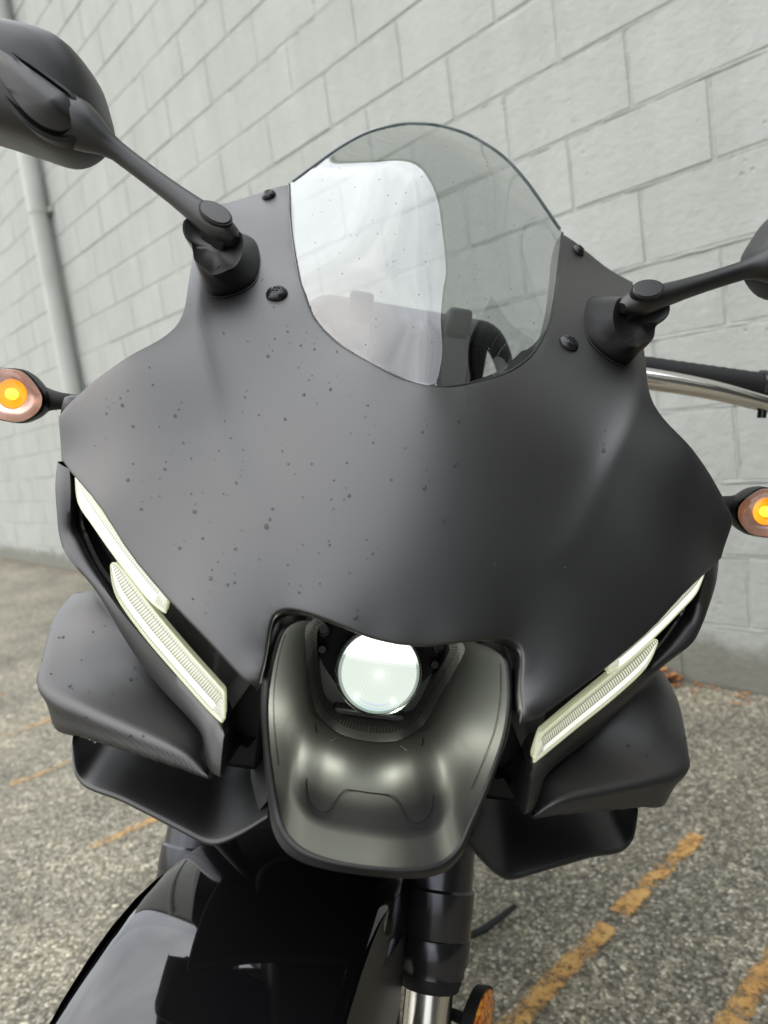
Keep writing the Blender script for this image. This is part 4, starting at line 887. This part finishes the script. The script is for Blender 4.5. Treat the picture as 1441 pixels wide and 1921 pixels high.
tube('foot', [w2l(p) for p in ((.800, -1.225, .012), (.822, -1.16, .012), (.828, -1.085, .014))], [.006, .008, .005], RUBBER, sst, 12, True, .6)

# --- rain drops beaded on the bodywork
DROPS = [(-.0789, .8473), (.0209, .8965), (.0042, .8818), (.0171, .8667), (.0743, .8825), (.1231, .9187), (.0924, .8475), (-.0241, .8125), (-.1712, .9254), (-.1662, .9151), (-.1919, .893), (-.1456, .8669), (-.1535, .8431), (-.1171, .9), (-.1109, .8906), (-.0807, .907), (-.0784, .8884), (-.0973, .907), (-.1014, .8668), (-.1162, .8825), (-.1251, .8276), (-.0934, .8332), (-.0901, .8175), (-.0936, .8159), (-.0438, .8465), (-.043, .8448), (-.1105, .8058), (-.1018, .8013), (-.0567, .9543), (-.0714, .9542), (-.0806, .9556), (-.0913, .9641), (-.1324, .9704), (-.1324, .9561), (-.1156, .9531), (-.1002, .945), (-.0272, .9017), (.0001, .9121), (-.0403, .8883), (-.0459, .8777), (-.0735, .882), (-.06, .8843), (.0214, .9217), (.0275, .9357), (.0426, .8969), (.068, .911), (.0938, .8952), (.1059, .8886), (.1283, .8818), (.143, .8981), (.1206, .8658), (.075, .8402), (.0482, .8466), (-.0197, .8441), (-.0309, .8331), (-.0452, .8253), (-.0636, .8308), (-.0552, .8189), (-.1659, .8667), (-.1664, .8573), (-.1445, .852), (-.1217, .8473), (-.1133, .8349), (-.1477, .8985), (-.1722, .8881), (-.1825, .8997), (-.1557, .8907), (-.1388, .8836), (-.1315, .8754), (-.1035, .817), (-.0365, .8711), (-.0145, .8832), (-.033, .9226), (-.0566, .9291), (-.0723, .9235), (-.0791, .9401), (-.1084, .9164)]
def dropset(name, pts, F, parent, m=WATER):
    bm0 = bmesh.new(); bmesh.ops.create_icosphere(bm0, subdivisions=2, radius=1); iv = A([v.co[:] for v in bm0.verts]); ifc = [[v.index for v in f.verts] for f in bm0.faces]; bm0.free()
    V, Fc = [], []
    for x, z, r in pts:
        N = fnormal(F, A([x]), A([z]))[0]; p = A([x, F(x, z)[0], z]); u = np.cross(N, [0, 1., .2]); u /= np.linalg.norm(u); v = np.cross(N, u)
        el = random.uniform(1, 1.25); Q = p + r * (iv[:, :1] * u * random.uniform(.9, 1.1) + iv[:, 1:2] * v * el + iv[:, 2:] * N * .8) + N * r * .2
        b = len(V); V += list(Q); Fc += [[i + b for i in f] for f in ifc]
    o = mesh(name, V, Fc, m, parent, True, None, fix=False); o['kind'] = 'stuff'; return o
pts = []
PN = A(poly)
for i, (x, z) in enumerate(DROPS):
    r = random.choice([.0006, .0007, .0008, .0010, .0005]) if i > 7 else .0013; pts.append((x, z, r))
    for k in range(random.choice([0, 1, 2, 3])):       # smaller beads left by a run
        pts.append((x + random.gauss(0, .0015) + .0006 * k, z + .004 + .0045 * k * random.uniform(.7, 1.3), r * random.uniform(.3, .6)))
for i in range(220): pts.append((random.choice([-1, 1]) * random.uniform(.0, .2), random.uniform(.79, 1.09), random.uniform(.00028, .0005)))
ok = inside(A([(p[0], p[1]) for p in pts]), PN * .985 + PN.mean(0) * .015); pts = [p for p, k in zip(pts, ok) if k]
dropset('rain_drops', pts, FN, nose)
sp_ = [(random.uniform(-.1, .1), random.uniform(.96, 1.17), random.choice([.0002, .0003, .0004, .0005])) for _ in range(130)]
ok = inside(A([(p[0], p[1]) for p in sp_]), A(spoly) * .97 + A(spoly).mean(0) * .03); dropset('rain_drops', [p for p, k in zip(sp_, ok) if k], FS, scr)
def beads(name, spots, parent):
    bm0 = bmesh.new(); bmesh.ops.create_icosphere(bm0, subdivisions=2, radius=1); iv = A([v.co[:] for v in bm0.verts]); ifc = [[v.index for v in f.verts] for f in bm0.faces]; bm0.free(); V, Fc = [], []
    for p, N, r in spots:
        u = np.cross(N, [0, 1., .2]); u /= np.linalg.norm(u); v = np.cross(N, u); b = len(V); V += list(p + r * (iv[:, :1] * u + iv[:, 1:2] * v * 1.15 + iv[:, 2:] * N * .8) + N * r * .2); Fc += [[i + b for i in f] for f in ifc]
    o = mesh(name, V, Fc, WATER, parent, True, None, fix=False); o['kind'] = 'stuff'
cheeks = [o for o in bike.children if o.name.startswith('cheek_panel')]
for s, ob, cnt in ((-1, cheeks[0], 34), (1, cheeks[1], 10)):
    sp2 = []
    for _ in range(cnt):
        i, j = random.randrange(6, 30), random.randrange(6, NC - 8); p = CHK[i, j]; N = np.cross(CHK[i + 1, j] - CHK[i - 1, j], CHK[i, j + 1] - CHK[i, j - 1]); N /= np.linalg.norm(N); N *= -np.sign(N[1]); sp2.append((p * [s, 1, 1], N * [s, 1, 1], random.choice([.0004, .0005, .0007, .0010])))
    beads('rain_drops', sp2, ob)
